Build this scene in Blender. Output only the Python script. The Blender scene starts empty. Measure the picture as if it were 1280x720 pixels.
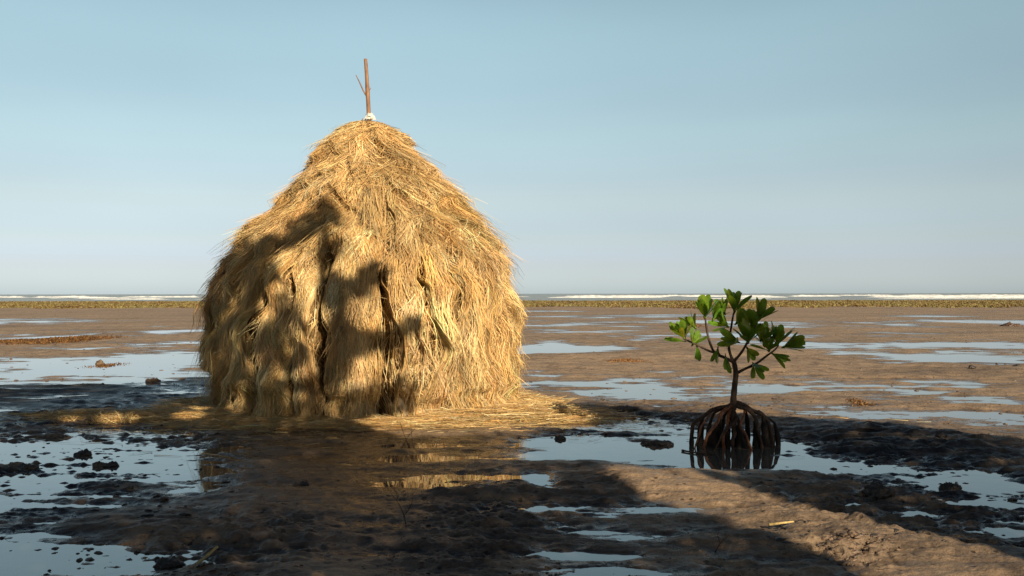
import bpy, math, random
import numpy as np
from mathutils import Vector
R = math.radians
rng = np.random.default_rng(7); random.seed(7)
sc = bpy.context.scene; col = sc.collection

# ------------------------------------------------------------------ camera, sky, sun, exposure
CAM_H, F, HY = 1.5, 1244.0, 367.2            # eye height, focal length in photo pixels, horizon row
cam = bpy.data.cameras.new("camera"); camo = bpy.data.objects.new("camera", cam); col.objects.link(camo)
cam.sensor_width = 36.0; cam.lens = 36.0 * F / 1280.0
cam.clip_start = 0.05; cam.clip_end = 60000
camo.location = (0, 0, CAM_H)
camo.rotation_euler = (R(90) + math.atan((HY - 360) / F), R(0.08), 0)
sc.camera = camo

SUN_EL, SUN_A = R(23.0), (-0.42, 0.9075)      # elevation; horizontal travel direction of the light
TAN = math.tan(SUN_EL)
w = bpy.data.worlds.new("World"); sc.world = w; w.use_nodes = True
nt = w.node_tree; nt.nodes.clear()
sky = nt.nodes.new("ShaderNodeTexSky"); sky.sky_type = 'NISHITA'; sky.sun_disc = False
sky.sun_elevation = SUN_EL
sky.sun_rotation = math.atan2(-SUN_A[0], -SUN_A[1])
sky.altitude = 0; sky.air_density = 1.0; sky.dust_density = 0.5; sky.ozone_density = 1.0
hs = nt.nodes.new("ShaderNodeHueSaturation"); hs.inputs['Saturation'].default_value = 0.93
bg = nt.nodes.new("ShaderNodeBackground"); bg.inputs[1].default_value = 0.10
wo = nt.nodes.new("ShaderNodeOutputWorld")
tc = nt.nodes.new("ShaderNodeTexCoord"); sx = nt.nodes.new("ShaderNodeSeparateXYZ"); nt.links.new(tc.outputs['Generated'], sx.inputs[0])
tr_ = nt.nodes.new("ShaderNodeValToRGB"); te = tr_.color_ramp.elements; tr_.color_ramp.interpolation = 'EASE'   # cool hazy tint low over the sea
te[0].position = 0.0; te[0].color = (.55, .70, 1.08, 1); te[1].position = 1.0; te[1].color = (.20, .22, .22, 1)
for p_, c_ in ((.035, (.525, .585, .86)), (.058, (.565, .59, .73)), (.10, (.675, .65, .665)), (.17, (.79, .785, .70)), (.27, (.96, .97, .79)), (.42, (.45, .45, .42))):
    tm = te.new(p_); tm.color = (*c_, 1)
nt.links.new(sx.outputs[2], tr_.inputs[0]); tmx = nt.nodes.new("ShaderNodeMixRGB"); tmx.blend_type = 'MULTIPLY'; tmx.inputs[0].default_value = 1
nt.links.new(sky.outputs[0], tmx.inputs[1]); nt.links.new(tr_.outputs[0], tmx.inputs[2])
nz_ = nt.nodes.new("ShaderNodeTexNoise"); nz_.inputs['Scale'].default_value = 2.2; nz_.inputs['Detail'].default_value = 3; nmp = nt.nodes.new("ShaderNodeMapping"); nmp.inputs['Scale'].default_value = (1, 1, 3.5)
nt.links.new(tc.outputs['Generated'], nmp.inputs[0]); nt.links.new(nmp.outputs[0], nz_.inputs['Vector'])
nr_ = nt.nodes.new("ShaderNodeMapRange"); nr_.inputs['From Min'].default_value = .3; nr_.inputs['From Max'].default_value = .7; nr_.inputs['To Min'].default_value = .955; nr_.inputs['To Max'].default_value = 1.045
nt.links.new(nz_.outputs[0], nr_.inputs['Value']); nt.links.new(nr_.outputs[0], hs.inputs['Value'])
nt.links.new(tmx.outputs[0], hs.inputs['Color']); nt.links.new(hs.outputs[0], bg.inputs[0]); nt.links.new(bg.outputs[0], wo.inputs[0])
sun = bpy.data.lights.new("sun", 'SUN'); sun.energy = 5.0; sun.angle = R(0.38); sun.color = (1.0, 0.85, 0.62)
suno = bpy.data.objects.new("sun", sun); col.objects.link(suno)
ld = Vector((SUN_A[0] * math.cos(SUN_EL), SUN_A[1] * math.cos(SUN_EL), -math.sin(SUN_EL)))
suno.rotation_euler = ld.to_track_quat('-Z', 'Y').to_euler(); suno.location = (8, -14, 12)
vs = sc.view_settings; vs.view_transform = 'Standard'; vs.look = 'None'; vs.exposure = 0.5; vs.gamma = 1.0
vs.use_curve_mapping = False
sc.cycles.use_denoising = True; sc.cycles.denoising_prefilter = 'NONE'; sc.cycles.use_adaptive_sampling = False; sc.cycles.max_bounces = 6; sc.cycles.diffuse_bounces = 2; sc.cycles.transparent_max_bounces = 4

# ------------------------------------------------------------------ helpers
def at(px, py, z=0.0):                        # world point at height z seen at a photo pixel
    d = (CAM_H - z) * F / (py - HY); return np.array(((px - 640) / F * d, d, z))
def atd(px, py, d):                           # world point at depth d
    return np.array(((px - 640) / F * d, d, CAM_H + (HY - py) / F * d))

def _hash(ix, iy, seed):
    n = (ix.astype(np.int64) * 374761393 + iy.astype(np.int64) * 668265263 + seed * 1442695041) & 0xffffffff
    n = ((n ^ (n >> 13)) * 1274126177) & 0xffffffff
    return ((n ^ (n >> 16)) & 0xffffffff) / 4294967296.0
def noise(x, y, seed=0):                      # gradient noise, about -1..1
    x0 = np.floor(x); y0 = np.floor(y); fx = x - x0; fy = y - y0
    ux = fx * fx * fx * (fx * (fx * 6 - 15) + 10); uy = fy * fy * fy * (fy * (fy * 6 - 15) + 10)
    def g(i, j):
        a = _hash(x0 + i, y0 + j, seed) * 2 * np.pi
        return np.cos(a) * (fx - i) + np.sin(a) * (fy - j)
    a = g(0, 0) * (1 - ux) + g(1, 0) * ux; b = g(0, 1) * (1 - ux) + g(1, 1) * ux
    return (a * (1 - uy) + b * uy) * 1.5
def fbm(x, y, o=4, seed=0, gain=0.5):
    s = 0; a = 1.0
    for k in range(o):
        s = s + a * noise(x * 2 ** k + 13.7 * k, y * 2 ** k - 7.1 * k, seed + k); a *= gain
    return s
def sstep(a, b, x):
    t = np.clip((x - a) / (b - a), 0, 1); return t * t * (3 - 2 * t)

def mesh_np(name, V, Fq, mat=None, parent=None, smooth=True, colr=None, attrs=None, loc=None):
    V = np.asarray(V, dtype=np.float32); Fq = np.asarray(Fq, dtype=np.int32); k = Fq.shape[1]
    me = bpy.data.meshes.new(name)
    me.vertices.add(len(V)); me.vertices.foreach_set("co", V.ravel())
    me.loops.add(Fq.size); me.loops.foreach_set("vertex_index", Fq.ravel())
    me.polygons.add(len(Fq)); me.polygons.foreach_set("loop_start", np.arange(0, Fq.size, k, dtype=np.int32))
    me.polygons.foreach_set("loop_total", np.full(len(Fq), k, dtype=np.int32))
    me.polygons.foreach_set("use_smooth", np.full(len(Fq), smooth))
    me.update(calc_edges=True); me.validate()
    if colr is not None:
        ca = me.color_attributes.new("Col", 'FLOAT_COLOR', 'POINT')
        c4 = np.ones((len(V), 4), dtype=np.float32); c4[:, :3] = colr; ca.data.foreach_set("color", c4.ravel())
    for an, av in (attrs or {}).items():
        at_ = me.attributes.new(an, 'FLOAT', 'POINT'); at_.data.foreach_set("value", np.asarray(av, dtype=np.float32))
    o = bpy.data.objects.new(name, me); col.objects.link(o)
    if mat: me.materials.append(mat)
    if parent is not None: o.parent = parent
    if loc is not None: o.location = loc
    return o
def tag(o, label=None, cat=None, group=None, kind=None):
    if label: o['label'] = label
    if cat: o['category'] = cat
    if group: o['group'] = group
    if kind: o['kind'] = kind
    return o
def empty(name, loc):
    o = bpy.data.objects.new(name, None); col.objects.link(o); o.location = loc; o.empty_display_size = 0.2
    return o
def tube(path, radii, n=8, flat=1.0):         # tube through points -> V, F ; capped with a point at both ends
    P = np.asarray(path, float); m = len(P); rad = np.asarray(radii, float)
    T = np.gradient(P, axis=0); T /= np.linalg.norm(T, axis=1)[:, None] + 1e-9
    up = np.array([0, 1.0, 0.13]) if abs(T[0][2]) > 0.7 else np.array([0, 0, 1.0])
    V = []
    for i in range(m):
        a = np.cross(T[i], up); a /= np.linalg.norm(a) + 1e-9; b = np.cross(a, T[i])
        for k in range(n):
            t = 2 * np.pi * k / n
            V.append(P[i] + rad[i] * (a * np.cos(t) + b * np.sin(t) * flat))
    Fs = []
    for i in range(m - 1):
        for k in range(n):
            Fs.append((i * n + k, i * n + (k + 1) % n, (i + 1) * n + (k + 1) % n, (i + 1) * n + k))
    V.append(P[0]); V.append(P[-1]); c0, c1 = m * n, m * n + 1
    for k in range(n):
        Fs.append((c0, (k + 1) % n, k, k)); Fs.append((c1, (m - 1) * n + k, (m - 1) * n + (k + 1) % n, (m - 1) * n + (k + 1) % n))
    return np.array(V), Fs
class MB:
    def __init__(s): s.V = []; s.F = []; s.n = 0; s.C = []
    def add(s, V, Fs, c=None):
        s.V.append(np.asarray(V, float)); s.F += [tuple(i + s.n for i in f) for f in Fs]; s.n += len(V)
        if c is not None: s.C.append(np.tile(np.asarray(c, float), (len(V), 1)))
    def build(s, name, mat, parent=None, smooth=True, off=None):
        V = np.concatenate(s.V)
        if off is not None: V = V - np.asarray(off)
        me = bpy.data.meshes.new(name)
        me.from_pydata(V.tolist(), [], [tuple(dict.fromkeys(f)) for f in s.F]); me.update()
        me.polygons.foreach_set("use_smooth", [smooth] * len(me.polygons))
        if s.C:
            ca = me.color_attributes.new("Col", 'FLOAT_COLOR', 'POINT'); c4 = np.ones((len(V), 4), dtype=np.float32)
            c4[:, :3] = np.concatenate(s.C); ca.data.foreach_set("color", c4.ravel())
        o = bpy.data.objects.new(name, me); col.objects.link(o); me.materials.append(mat)
        if parent is not None: o.parent = parent
        return o
def smooth_path(pts, m=14):
    P = np.asarray(pts, float); t = np.linspace(0, len(P) - 1, m)
    out = []
    for tt in t:
        i = min(int(tt), len(P) - 2); f = tt - i
        p0 = P[max(i - 1, 0)]; p1 = P[i]; p2 = P[i + 1]; p3 = P[min(i + 2, len(P) - 1)]
        out.append(0.5 * ((2 * p1) + (-p0 + p2) * f + (2 * p0 - 5 * p1 + 4 * p2 - p3) * f ** 2 + (-p0 + 3 * p1 - 3 * p2 + p3) * f ** 3))
    return np.array(out)

# ------------------------------------------------------------------ materials
def mat(name):
    m = bpy.data.materials.new(name); m.use_nodes = True; n = m.node_tree; n.nodes.clear()
    out = n.nodes.new("ShaderNodeOutputMaterial"); p = n.nodes.new("ShaderNodeBsdfPrincipled")
    n.links.new(p.outputs[0], out.inputs[0]); return m, n, p, out
def N(n, t, **kw):
    x = n.nodes.new(t)
    for k, v in kw.items():
        if hasattr(x, k): setattr(x, k, v)
        else: x.inputs[k].default_value = v
    return x
def ramp(n, src, stops):
    r = n.nodes.new("ShaderNodeValToRGB"); e = r.color_ramp.elements
    e[0].position, e[0].color = stops[0][0], (*stops[0][1], 1); e[1].position, e[1].color = stops[-1][0], (*stops[-1][1], 1)
    for p_, c in stops[1:-1]:
        x = e.new(p_); x.color = (*c, 1)
    n.links.new(src, r.inputs[0]); return r
def noise_node(n, vec, scale, detail=5, rough=0.6, dist=0.0):
    t = n.nodes.new("ShaderNodeTexNoise"); t.inputs['Scale'].default_value = scale; t.inputs['Detail'].default_value = detail
    t.inputs['Roughness'].default_value = rough; t.inputs['Distortion'].default_value = dist
    n.links.new(vec, t.inputs['Vector']); return t
def bump(n, h, p, strength, dist, prev=None):
    b = n.nodes.new("ShaderNodeBump"); b.inputs['Strength'].default_value = strength; b.inputs['Distance'].default_value = dist
    n.links.new(h, b.inputs['Height'])
    if prev: n.links.new(prev.outputs[0], b.inputs['Normal'])
    if p: n.links.new(b.outputs[0], p.inputs['Normal'])
    return b

def mud_material():
    m, n, p, out = mat("wet_mud")
    geo = n.nodes.new("ShaderNodeNewGeometry"); pos = geo.outputs['Position']
    st = N(n, "ShaderNodeMapping"); st.inputs['Scale'].default_value = (0.45, 1.0, 1.0); n.links.new(pos, st.inputs['Vector'])
    big = noise_node(n, st.outputs[0], 0.35, 5, 0.6); mid = noise_node(n, pos, 3.2, 7, 0.65, 0.3); fine = noise_node(n, pos, 38, 6, 0.7)
    c1 = ramp(n, big.outputs[0], [(0.3, (0.235, 0.166, 0.112)), (0.5, (0.350, 0.250, 0.166)), (0.7, (0.44, 0.312, 0.20))])
    c2 = ramp(n, mid.outputs[0], [(0.33, (0.42, 0.40, 0.40)), (0.48, (0.85, 0.83, 0.82)), (0.7, (1.12, 1.08, 1.0))])
    mx = N(n, "ShaderNodeMixRGB", blend_type='MULTIPLY'); mx.inputs[0].default_value = 1.0
    n.links.new(c1.outputs[0], mx.inputs[1]); n.links.new(c2.outputs[0], mx.inputs[2])
    c3 = ramp(n, fine.outputs[0], [(0.32, (0.55, 0.53, 0.52)), (0.5, (1, 1, 1)), (0.75, (1.15, 1.12, 1.05))])
    mx2 = N(n, "ShaderNodeMixRGB", blend_type='MULTIPLY'); mx2.inputs[0].default_value = 0.7
    n.links.new(mx.outputs[0], mx2.inputs[1]); n.links.new(c3.outputs[0], mx2.inputs[2])
    # near-black mud colour mixed in by patches (vertex attribute)
    si = N(n, "ShaderNodeAttribute", attribute_name="dark_mud")
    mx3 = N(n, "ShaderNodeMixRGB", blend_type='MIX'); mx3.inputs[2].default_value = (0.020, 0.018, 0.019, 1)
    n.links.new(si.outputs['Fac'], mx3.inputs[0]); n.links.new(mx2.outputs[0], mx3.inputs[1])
    # worm and crab holes
    wp = N(n, "ShaderNodeVectorMath", operation='MULTIPLY'); wp.inputs[1].default_value = (1, 1, 0); n.links.new(pos, wp.inputs[0])
    vo = N(n, "ShaderNodeTexVoronoi", voronoi_dimensions='2D'); vo.inputs['Scale'].default_value = 5.5; n.links.new(wp.outputs[0], vo.inputs['Vector'])
    hr = ramp(n, vo.outputs['Distance'], [(0.05, (.22, .20, .18)), (0.11, (1, 1, 1))]); hb = ramp(n, vo.outputs['Distance'], [(0.04, (0, 0, 0)), (0.09, (1, 1, 1))])
    hm = N(n, "ShaderNodeMixRGB", blend_type='MULTIPLY'); hm.inputs[0].default_value = .85; n.links.new(mx3.outputs[0], hm.inputs[1]); n.links.new(hr.outputs[0], hm.inputs[2]); mx3 = hm
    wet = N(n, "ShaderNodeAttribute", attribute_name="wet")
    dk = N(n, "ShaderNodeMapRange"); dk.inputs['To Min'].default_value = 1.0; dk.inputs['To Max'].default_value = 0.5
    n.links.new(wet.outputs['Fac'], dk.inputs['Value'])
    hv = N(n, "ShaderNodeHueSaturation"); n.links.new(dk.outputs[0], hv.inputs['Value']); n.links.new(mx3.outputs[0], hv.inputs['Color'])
    n.links.new(hv.outputs[0], p.inputs['Base Color'])
    # film of water: smoother where wet, broken up by noise
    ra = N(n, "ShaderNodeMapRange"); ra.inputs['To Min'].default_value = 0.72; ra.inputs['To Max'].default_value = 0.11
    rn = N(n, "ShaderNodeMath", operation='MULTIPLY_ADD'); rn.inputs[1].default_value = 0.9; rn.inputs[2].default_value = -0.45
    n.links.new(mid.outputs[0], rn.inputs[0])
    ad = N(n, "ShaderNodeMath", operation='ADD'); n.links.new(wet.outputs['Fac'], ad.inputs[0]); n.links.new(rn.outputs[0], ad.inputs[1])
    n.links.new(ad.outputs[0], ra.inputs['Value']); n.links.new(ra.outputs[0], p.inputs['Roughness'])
    p.inputs['IOR'].default_value = 1.42
    bs = N(n, "ShaderNodeMapRange"); bs.inputs['To Min'].default_value = 0.9; bs.inputs['To Max'].default_value = 0.30
    n.links.new(ad.outputs[0], bs.inputs['Value'])
    med = noise_node(n, pos, 13, 5, 0.65, 0.2); bh = bump(n, hb.outputs[0], None, 0.8, 0.01); b0 = bump(n, mid.outputs[0], None, 0.6, 0.04, bh); b1 = bump(n, med.outputs[0], None, 0.5, 0.02, b0)
    b2 = bump(n, fine.outputs[0], p, 0.6, 0.02, b1); n.links.new(bs.outputs[0], b2.inputs['Strength'])
    return m
def water_material():
    m, n, p, out = mat("puddle_water")
    geo = n.nodes.new("ShaderNodeNewGeometry"); pos = geo.outputs['Position']
    a = noise_node(n, pos, 5.0, 3, 0.5); b = noise_node(n, pos, 0.5, 3, 0.5)
    c = ramp(n, b.outputs[0], [(0.3, (0.090, 0.078, 0.066)), (0.7, (0.13, 0.11, 0.09))])
    n.links.new(c.outputs[0], p.inputs['Base Color'])
    p.inputs['Roughness'].default_value = 0.03; p.inputs['IOR'].default_value = 1.9
    bump(n, a.outputs[0], p, 0.12, 0.006)
    return m
def sea_material():
    m, n, p, out = mat("sea_water")
    geo = n.nodes.new("ShaderNodeNewGeometry")
    mp = N(n, "ShaderNodeMapping"); mp.inputs['Scale'].default_value = (0.25, 1, 1); n.links.new(geo.outputs['Position'], mp.inputs['Vector'])
    a = noise_node(n, mp.outputs[0], 0.35, 6, 0.65); b = noise_node(n, mp.outputs[0], 0.02, 5, 0.6)
    c = ramp(n, b.outputs[0], [(0.35, (0.21, 0.235, 0.23)), (0.65, (0.36, 0.36, 0.33))])
    n.links.new(c.outputs[0], p.inputs['Base Color']); p.inputs['Roughness'].default_value = 0.35; p.inputs['IOR'].default_value = 1.33
    bump(n, a.outputs[0], p, 1.0, 0.5)
    return m
def foam_material():
    m, n, p, out = mat("sea_foam")
    geo = n.nodes.new("ShaderNodeNewGeometry")
    a = noise_node(n, geo.outputs['Position'], 0.6, 6, 0.7)
    c = ramp(n, a.outputs[0], [(0.35, (0.55, 0.58, 0.58)), (0.6, (0.82, 0.82, 0.80))])
    n.links.new(c.outputs[0], p.inputs['Base Color']); p.inputs['Roughness'].default_value = 0.7
    bump(n, a.outputs[0], p, 0.8, 0.3); return m
def attr_material(name, rough=0.6, spec=0.3, transl=0.0, nscale=0, namt=0.3):
    m, n, p, out = mat(name)
    a = N(n, "ShaderNodeVertexColor", layer_name="Col"); src = a.outputs[0]
    if nscale:
        geo = n.nodes.new("ShaderNodeNewGeometry"); t = noise_node(n, geo.outputs['Position'], nscale, 5, 0.65)
        r = ramp(n, t.outputs[0], [(0.3, (1 - namt,) * 3), (0.7, (1 + namt,) * 3)])
        mx = N(n, "ShaderNodeMixRGB", blend_type='MULTIPLY'); mx.inputs[0].default_value = 1.0
        n.links.new(src, mx.inputs[1]); n.links.new(r.outputs[0], mx.inputs[2]); src = mx.outputs[0]
        bump(n, t.outputs[0], p, 0.5, 0.01)
    n.links.new(src, p.inputs['Base Color']); p.inputs['Roughness'].default_value = rough
    p.inputs['Specular IOR Level'].default_value = spec
    if transl:
        tr = n.nodes.new("ShaderNodeBsdfTranslucent"); n.links.new(src, tr.inputs[0])
        ms = n.nodes.new("ShaderNodeMixShader"); ms.inputs[0].default_value = transl
        n.links.new(p.outputs[0], ms.inputs[1]); n.links.new(tr.outputs[0], ms.inputs[2]); n.links.new(ms.outputs[0], out.inputs[0])
    return m
def bark_material(name, c0, c1, scale=30, rough=0.7, spec=0.3, strength=0.6):
    m, n, p, out = mat(name)
    geo = n.nodes.new("ShaderNodeNewGeometry")
    mp = N(n, "ShaderNodeMapping"); mp.inputs['Scale'].default_value = (1, 1, 0.2); n.links.new(geo.outputs['Position'], mp.inputs['Vector'])
    a = noise_node(n, mp.outputs[0], scale, 6, 0.7)
    c = ramp(n, a.outputs[0], [(0.35, c0), (0.65, c1)]); n.links.new(c.outputs[0], p.inputs['Base Color'])
    p.inputs['Roughness'].default_value = rough; p.inputs['Specular IOR Level'].default_value = spec
    bump(n, a.outputs[0], p, strength, 0.01); return m
M_mud, M_water, M_sea, M_foam = mud_material(), water_material(), sea_material(), foam_material()
M_straw = attr_material("dry_straw", 0.55, 0.3, 0.10)
M_core = attr_material("packed_straw", 0.9, 0.1, 0.0, 45, 0.5)
M_weed = attr_material("seaweed", 0.6, 0.35, 0.2)
M_leaf = None

# ------------------------------------------------------------------ ground height
HC = np.array((-1.98, 13.45))                 # foot of the haystack
def blob(px0, px1, py0, py1, s, tilt=0.0):    # a rounded patch of ground, given by the picture box it fills
    a = at((px0 + px1) / 2, py1); b = at((px0 + px1) / 2, py0)
    cy = (a[1] + b[1]) / 2; ry = max((b[1] - a[1]) / 2, 0.05); cx = ((px0 + px1) / 2 - 640) / F * cy; rx = (px1 - px0) / 2 / F * cy
    return (cx, cy, rx, ry, s, tilt)
PUD = [blob(*b) for b in [
    # far thin pools
    (-80, 150, 398, 403, -.05), (560, 720, 388, 390, -.04), (640, 900, 393, 397, -.035), (760, 1010, 401, 404.5, -.05), (1030, 1280, 394, 397, -.03),
    (15, 76, 419, 424, -.05), (80, 128, 415, 421, -.05), (170, 250, 409, 421, -.05), (90, 125, 434, 438, -.045), (150, 262, 426, 437, -.055), (20, 60, 416, 419, -.03),
    (860, 1010, 403, 409, -.035), (1060, 1150, 403, 407, -.045), (1180, 1330, 399, 409, -.05), (640, 700, 376 + 28, 408, -.03),
    # right middle pools
    (650, 840, 412, 417, -.05), (655, 720, 426, 434, -.06), (640, 780, 432, 443, -.08), (760, 860, 418, 428, -.06), (830, 1000, 416, 423, -.05),
    (985, 1100, 428, 444, -.055), (1110, 1320, 428, 439, -.06), (1080, 1300, 441, 451, -.045), (1140, 1300, 448, 458, -.05), (860, 990, 428, 432, -.035),
    (690, 770, 476, 483, -.05), (740, 880, 482, 496, -.05), (900, 1010, 482, 493, -.05), (1000, 1060, 476, 481, -.04), (1100, 1200, 474, 482, -.04),
    (660, 740, 462, 467, -.035), (790, 860, 461, 466, -.03), (1000, 1230, 510, 528, -.06), (1080, 1260, 495, 508, -.05), (1200, 1320, 516, 530, -.05), (1130, 1200, 488, 498, -.05),
    (920, 1020, 497, 505, -.035), (880, 950, 470, 475, -.03),
    # left middle pools
    (75, 262, 441, 466, -.085), (-30, 70, 448, 462, -.055), (-60, 110, 464, 472, -.06), (20, 90, 433, 441, -.02), (100, 250, 468, 480, -.05), (-60, 60, 474, 484, -.05),
    (180, 262, 482, 492, -.04), (60, 130, 490, 497, -.03), (0, 60, 500, 506, -.04), (-40, 40, 512, 520, -.03),
    # around the young mangrove
    (665, 880, 549, 583, -.085), (810, 1010, 542, 594, -.11), (700, 880, 520, 548, -.055), (960, 1060, 545, 560, -.045), (980, 1160, 575, 600, -.08),
    (1150, 1300, 588, 612, -.07), (1040, 1110, 612, 628, -.05), (1060, 1150, 626, 642, -.05), (1120, 1180, 570, 580, -.03), (655, 700, 596, 612, -.06),
    (800, 905, 628, 644, -.04), (730, 850, 618, 636, -.03), (1180, 1260, 625, 640, -.03), (1220, 1290, 655, 670, -.03), (1000, 1060, 645, 660, -.02),
    # foreground, right of the middle
    (690, 790, 655, 675, -.025), (690, 810, 686, 730, -.018), (640, 720, 622, 640, -.035), (480, 660, 586, 612, -.055), (500, 620, 566, 578, -.045), (440, 530, 612, 628, -.03),
    (320, 470, 560, 580, -.02), (300, 460, 640, 670, -.02), (420, 520, 680, 705, -.03),
    # left foreground sheets
    (-80, 295, 538, 700, -.042), (1000, 1320, 565, 660, -.014), (680, 900, 615, 730, -.010), (640, 860, 500, 545, -.02),
    (20, 270, 536, 560, -0.039), (130, 275, 560, 582, -0.036), (-40, 110, 556, 580, -0.036), (100, 275, 584, 602, -0.045), (-30, 110, 588, 608, -0.042), (190, 282, 604, 620, -0.036), (60, 170, 622, 636, -0.036),
    (-30, 70, 612, 626, -.05), (215, 260, 636, 650, -.05), (20, 90, 645, 660, -.045), (110, 200, 628, 640, -.03), (-20, 80, 672, 690, -.04), (90, 190, 672, 690, -.04), (-20, 60, 700, 720, -.05), (150, 260, 700, 720, -.04),
    # raised mud
    (750, 1010, 590, 606, .028), (900, 1150, 640, 690, .018), (720, 880, 590, 640, .012), (860, 1200, 660, 720, .025), (280, 480, 600, 720, .012), (1180, 1280, 445, 470, .0),
    (650, 790, 503, 520, .05), (1010, 1290, 535, 560, .05), (860, 1280, 455, 474, .03), (700, 1000, 440, 458, .04), (0, 262, 386, 396, .02), (640, 1280, 405, 410, .0), (0, 250, 426, 431, .0),
    (60, 200, 603, 611, .015), (30, 240, 622, 632, .012), (120, 330, 655, 680, .035), (0, 250, 494, 530, .015), (480, 650, 625, 700, .02), (760, 1000, 590, 602, .02),
    (540, 700, 560, 566, .02), (470, 660, 614, 622, .03), (280, 430, 580, 600, .01)]]
RGH = [blob(*b) for b in [(-60, 280, 485, 720, 1.0), (640, 1000, 505, 545, .9), (960, 1300, 540, 600, .9), (950, 1300, 600, 680, 1.0), (140, 420, 640, 720, .8),
    (500, 700, 600, 720, .8), (700, 830, 590, 650, .5), (1020, 1130, 680, 712, 1.5), (880, 960, 700, 720, .6), (850, 1150, 655, 720, .35)]]
DARK_MUD = [blob(*b) for b in [(-120, 262, 478, 545, 1.0), (-120, 250, 545, 740, .85), (640, 880, 505, 560, .9), (980, 1340, 532, 690, .9), (450, 700, 620, 730, .6),
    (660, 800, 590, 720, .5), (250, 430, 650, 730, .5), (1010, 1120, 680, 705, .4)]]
def addb(lst, x, y, wob=0.35, mode='sum'):
    s = np.zeros_like(x); wx = noise(x * 1.1, y * 0.8, 91) + 0.5 * noise(x * 3, y * 2.3, 92); 
    k_amp = .58 if mode == 'sum' else 1.0
    x, y = x + .10 * noise(x * 1.6, y * 2.2, 93) + .05 * noise(x * 5, y * 6, 94) + .02 * y * noise(x * .6, y * .35, 95), y + .10 * noise(x * 1.2, y * 2.0, 96) + .03 * noise(x * 5, y * 7, 97) + .02 * y * noise(x * .5, y * .6, 98)
    for cx, cy, rx, ry, a, t in lst:
        k = (np.abs(x - cx) < rx * 2.6) & (np.abs(y - cy) < ry * 2.6)
        if not k.any(): continue
        q = ((x[k] - cx) / rx) ** 2 + ((y[k] - cy) / ry) ** 2
        v = a * (k_amp if a < 0 else 1.0) * np.exp(-(q * (1 + wob * wx[k])) ** 1.5 * 0.7)
        if mode == 'sum': s[k] += v
        else: s[k] = np.maximum(s[k], v)
    return s
def ground(x, y, lod=None, full=False):
    x = np.asarray(x, float); y = np.asarray(y, float); r = np.hypot(x, y)
    if lod is None: lod = np.full_like(x, 0.02)
    def oc(wl): return sstep(1.2, 2.6, wl / lod)
    h = 0.0205 + 0.004 * sstep(16, 40, r)
    h = h + 0.018 * fbm(x / 9, y / 6, 2, 1) + oc(1.5) * 0.018 * noise(x / 2.2, y / 1.5, 5) + oc(.6) * 0.016 * noise(x / .8, y / .6, 6) + oc(.25) * .009 * noise(x / .33, y / .25, 7) + oc(.1) * .005 * noise(x / .12, y / .10, 8) + oc(.05) * .0025 * noise(x / .05, y / .04, 9)
    h = h + addb(PUD, x, y)
    h = h + oc(.45) * .026 * noise(x / 1.5, y / .42, 17) + oc(.18) * .016 * noise(x / .55, y / .17, 18) + oc(.09) * .006 * noise(x / .2, y / .08, 19)
    rg = addb(RGH, x, y, 0.3, 'max') + 0.12
    rn = 1 - np.abs(noise(x / .42, y / .30, 11)) * 1.8
    h = h + rg * (oc(.3) * 0.022 * (rn - 0.72) * (0.6 + 0.8 * noise(x / 1.1, y / .9, 15)) + oc(.14) * 0.024 * noise(x / .14, y / .10, 12) + oc(.06) * 0.012 * np.maximum(noise(x / .06, y / .05, 13), -.2) + oc(.03) * .006 * noise(x / .027, y / .027, 14))
    h = h + rg * (oc(.2) * .024 * noise(x / .9 + y * .5, y / .20, 24) + oc(.08) * .015 * noise(x / .26 + y, y / .075, 25) + oc(.04) * .007 * noise(x / .09, y / .035, 26))
    # long faint ripples of the flat further out
    h = h + sstep(14, 30, r) * oc(1.0) * 0.008 * noise(x / 3.0, y / 0.9, 21)
    # dry footing under the straw stack
    q = ((x - HC[0]) / 2.7) ** 2 + ((y - HC[1]) / 2.2) ** 2
    h = np.where(q < 1.6, h * sstep(0.9, 1.6, q) + (1 - sstep(0.9, 1.6, q)) * 0.035, h)
    # weed bank, then the sea bed
    bk = sstep(88, 100, y) * (1 - sstep(180, 195, y))
    h = h + bk * (0.10 + oc(4) * 0.10 * noise(x / 6, y / 4, 31)) - sstep(186, 300, y) * 2.5
    # dunes behind the viewer
    h = h + sstep(10, 80, -y) * 1.5
    if not full: return h
    dark_mud = np.clip(addb(DARK_MUD, x, y, 0.3, 'max') * 1.3 * sstep(-.55, .15, noise(x / .8, y / .35, 41) + .5 * noise(x / .25, y / .12, 42) + .15), 0, 1)
    dark_mud = np.maximum(dark_mud, 0.25 * sstep(.15, .5, noise(x / 3, y / 1.1, 43)) * sstep(40, 15, r))
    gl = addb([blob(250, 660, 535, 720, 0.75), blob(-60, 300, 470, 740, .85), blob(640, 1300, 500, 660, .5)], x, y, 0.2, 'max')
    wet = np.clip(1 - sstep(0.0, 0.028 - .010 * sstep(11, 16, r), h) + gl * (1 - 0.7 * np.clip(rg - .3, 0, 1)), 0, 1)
    return h, dark_mud, wet

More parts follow.
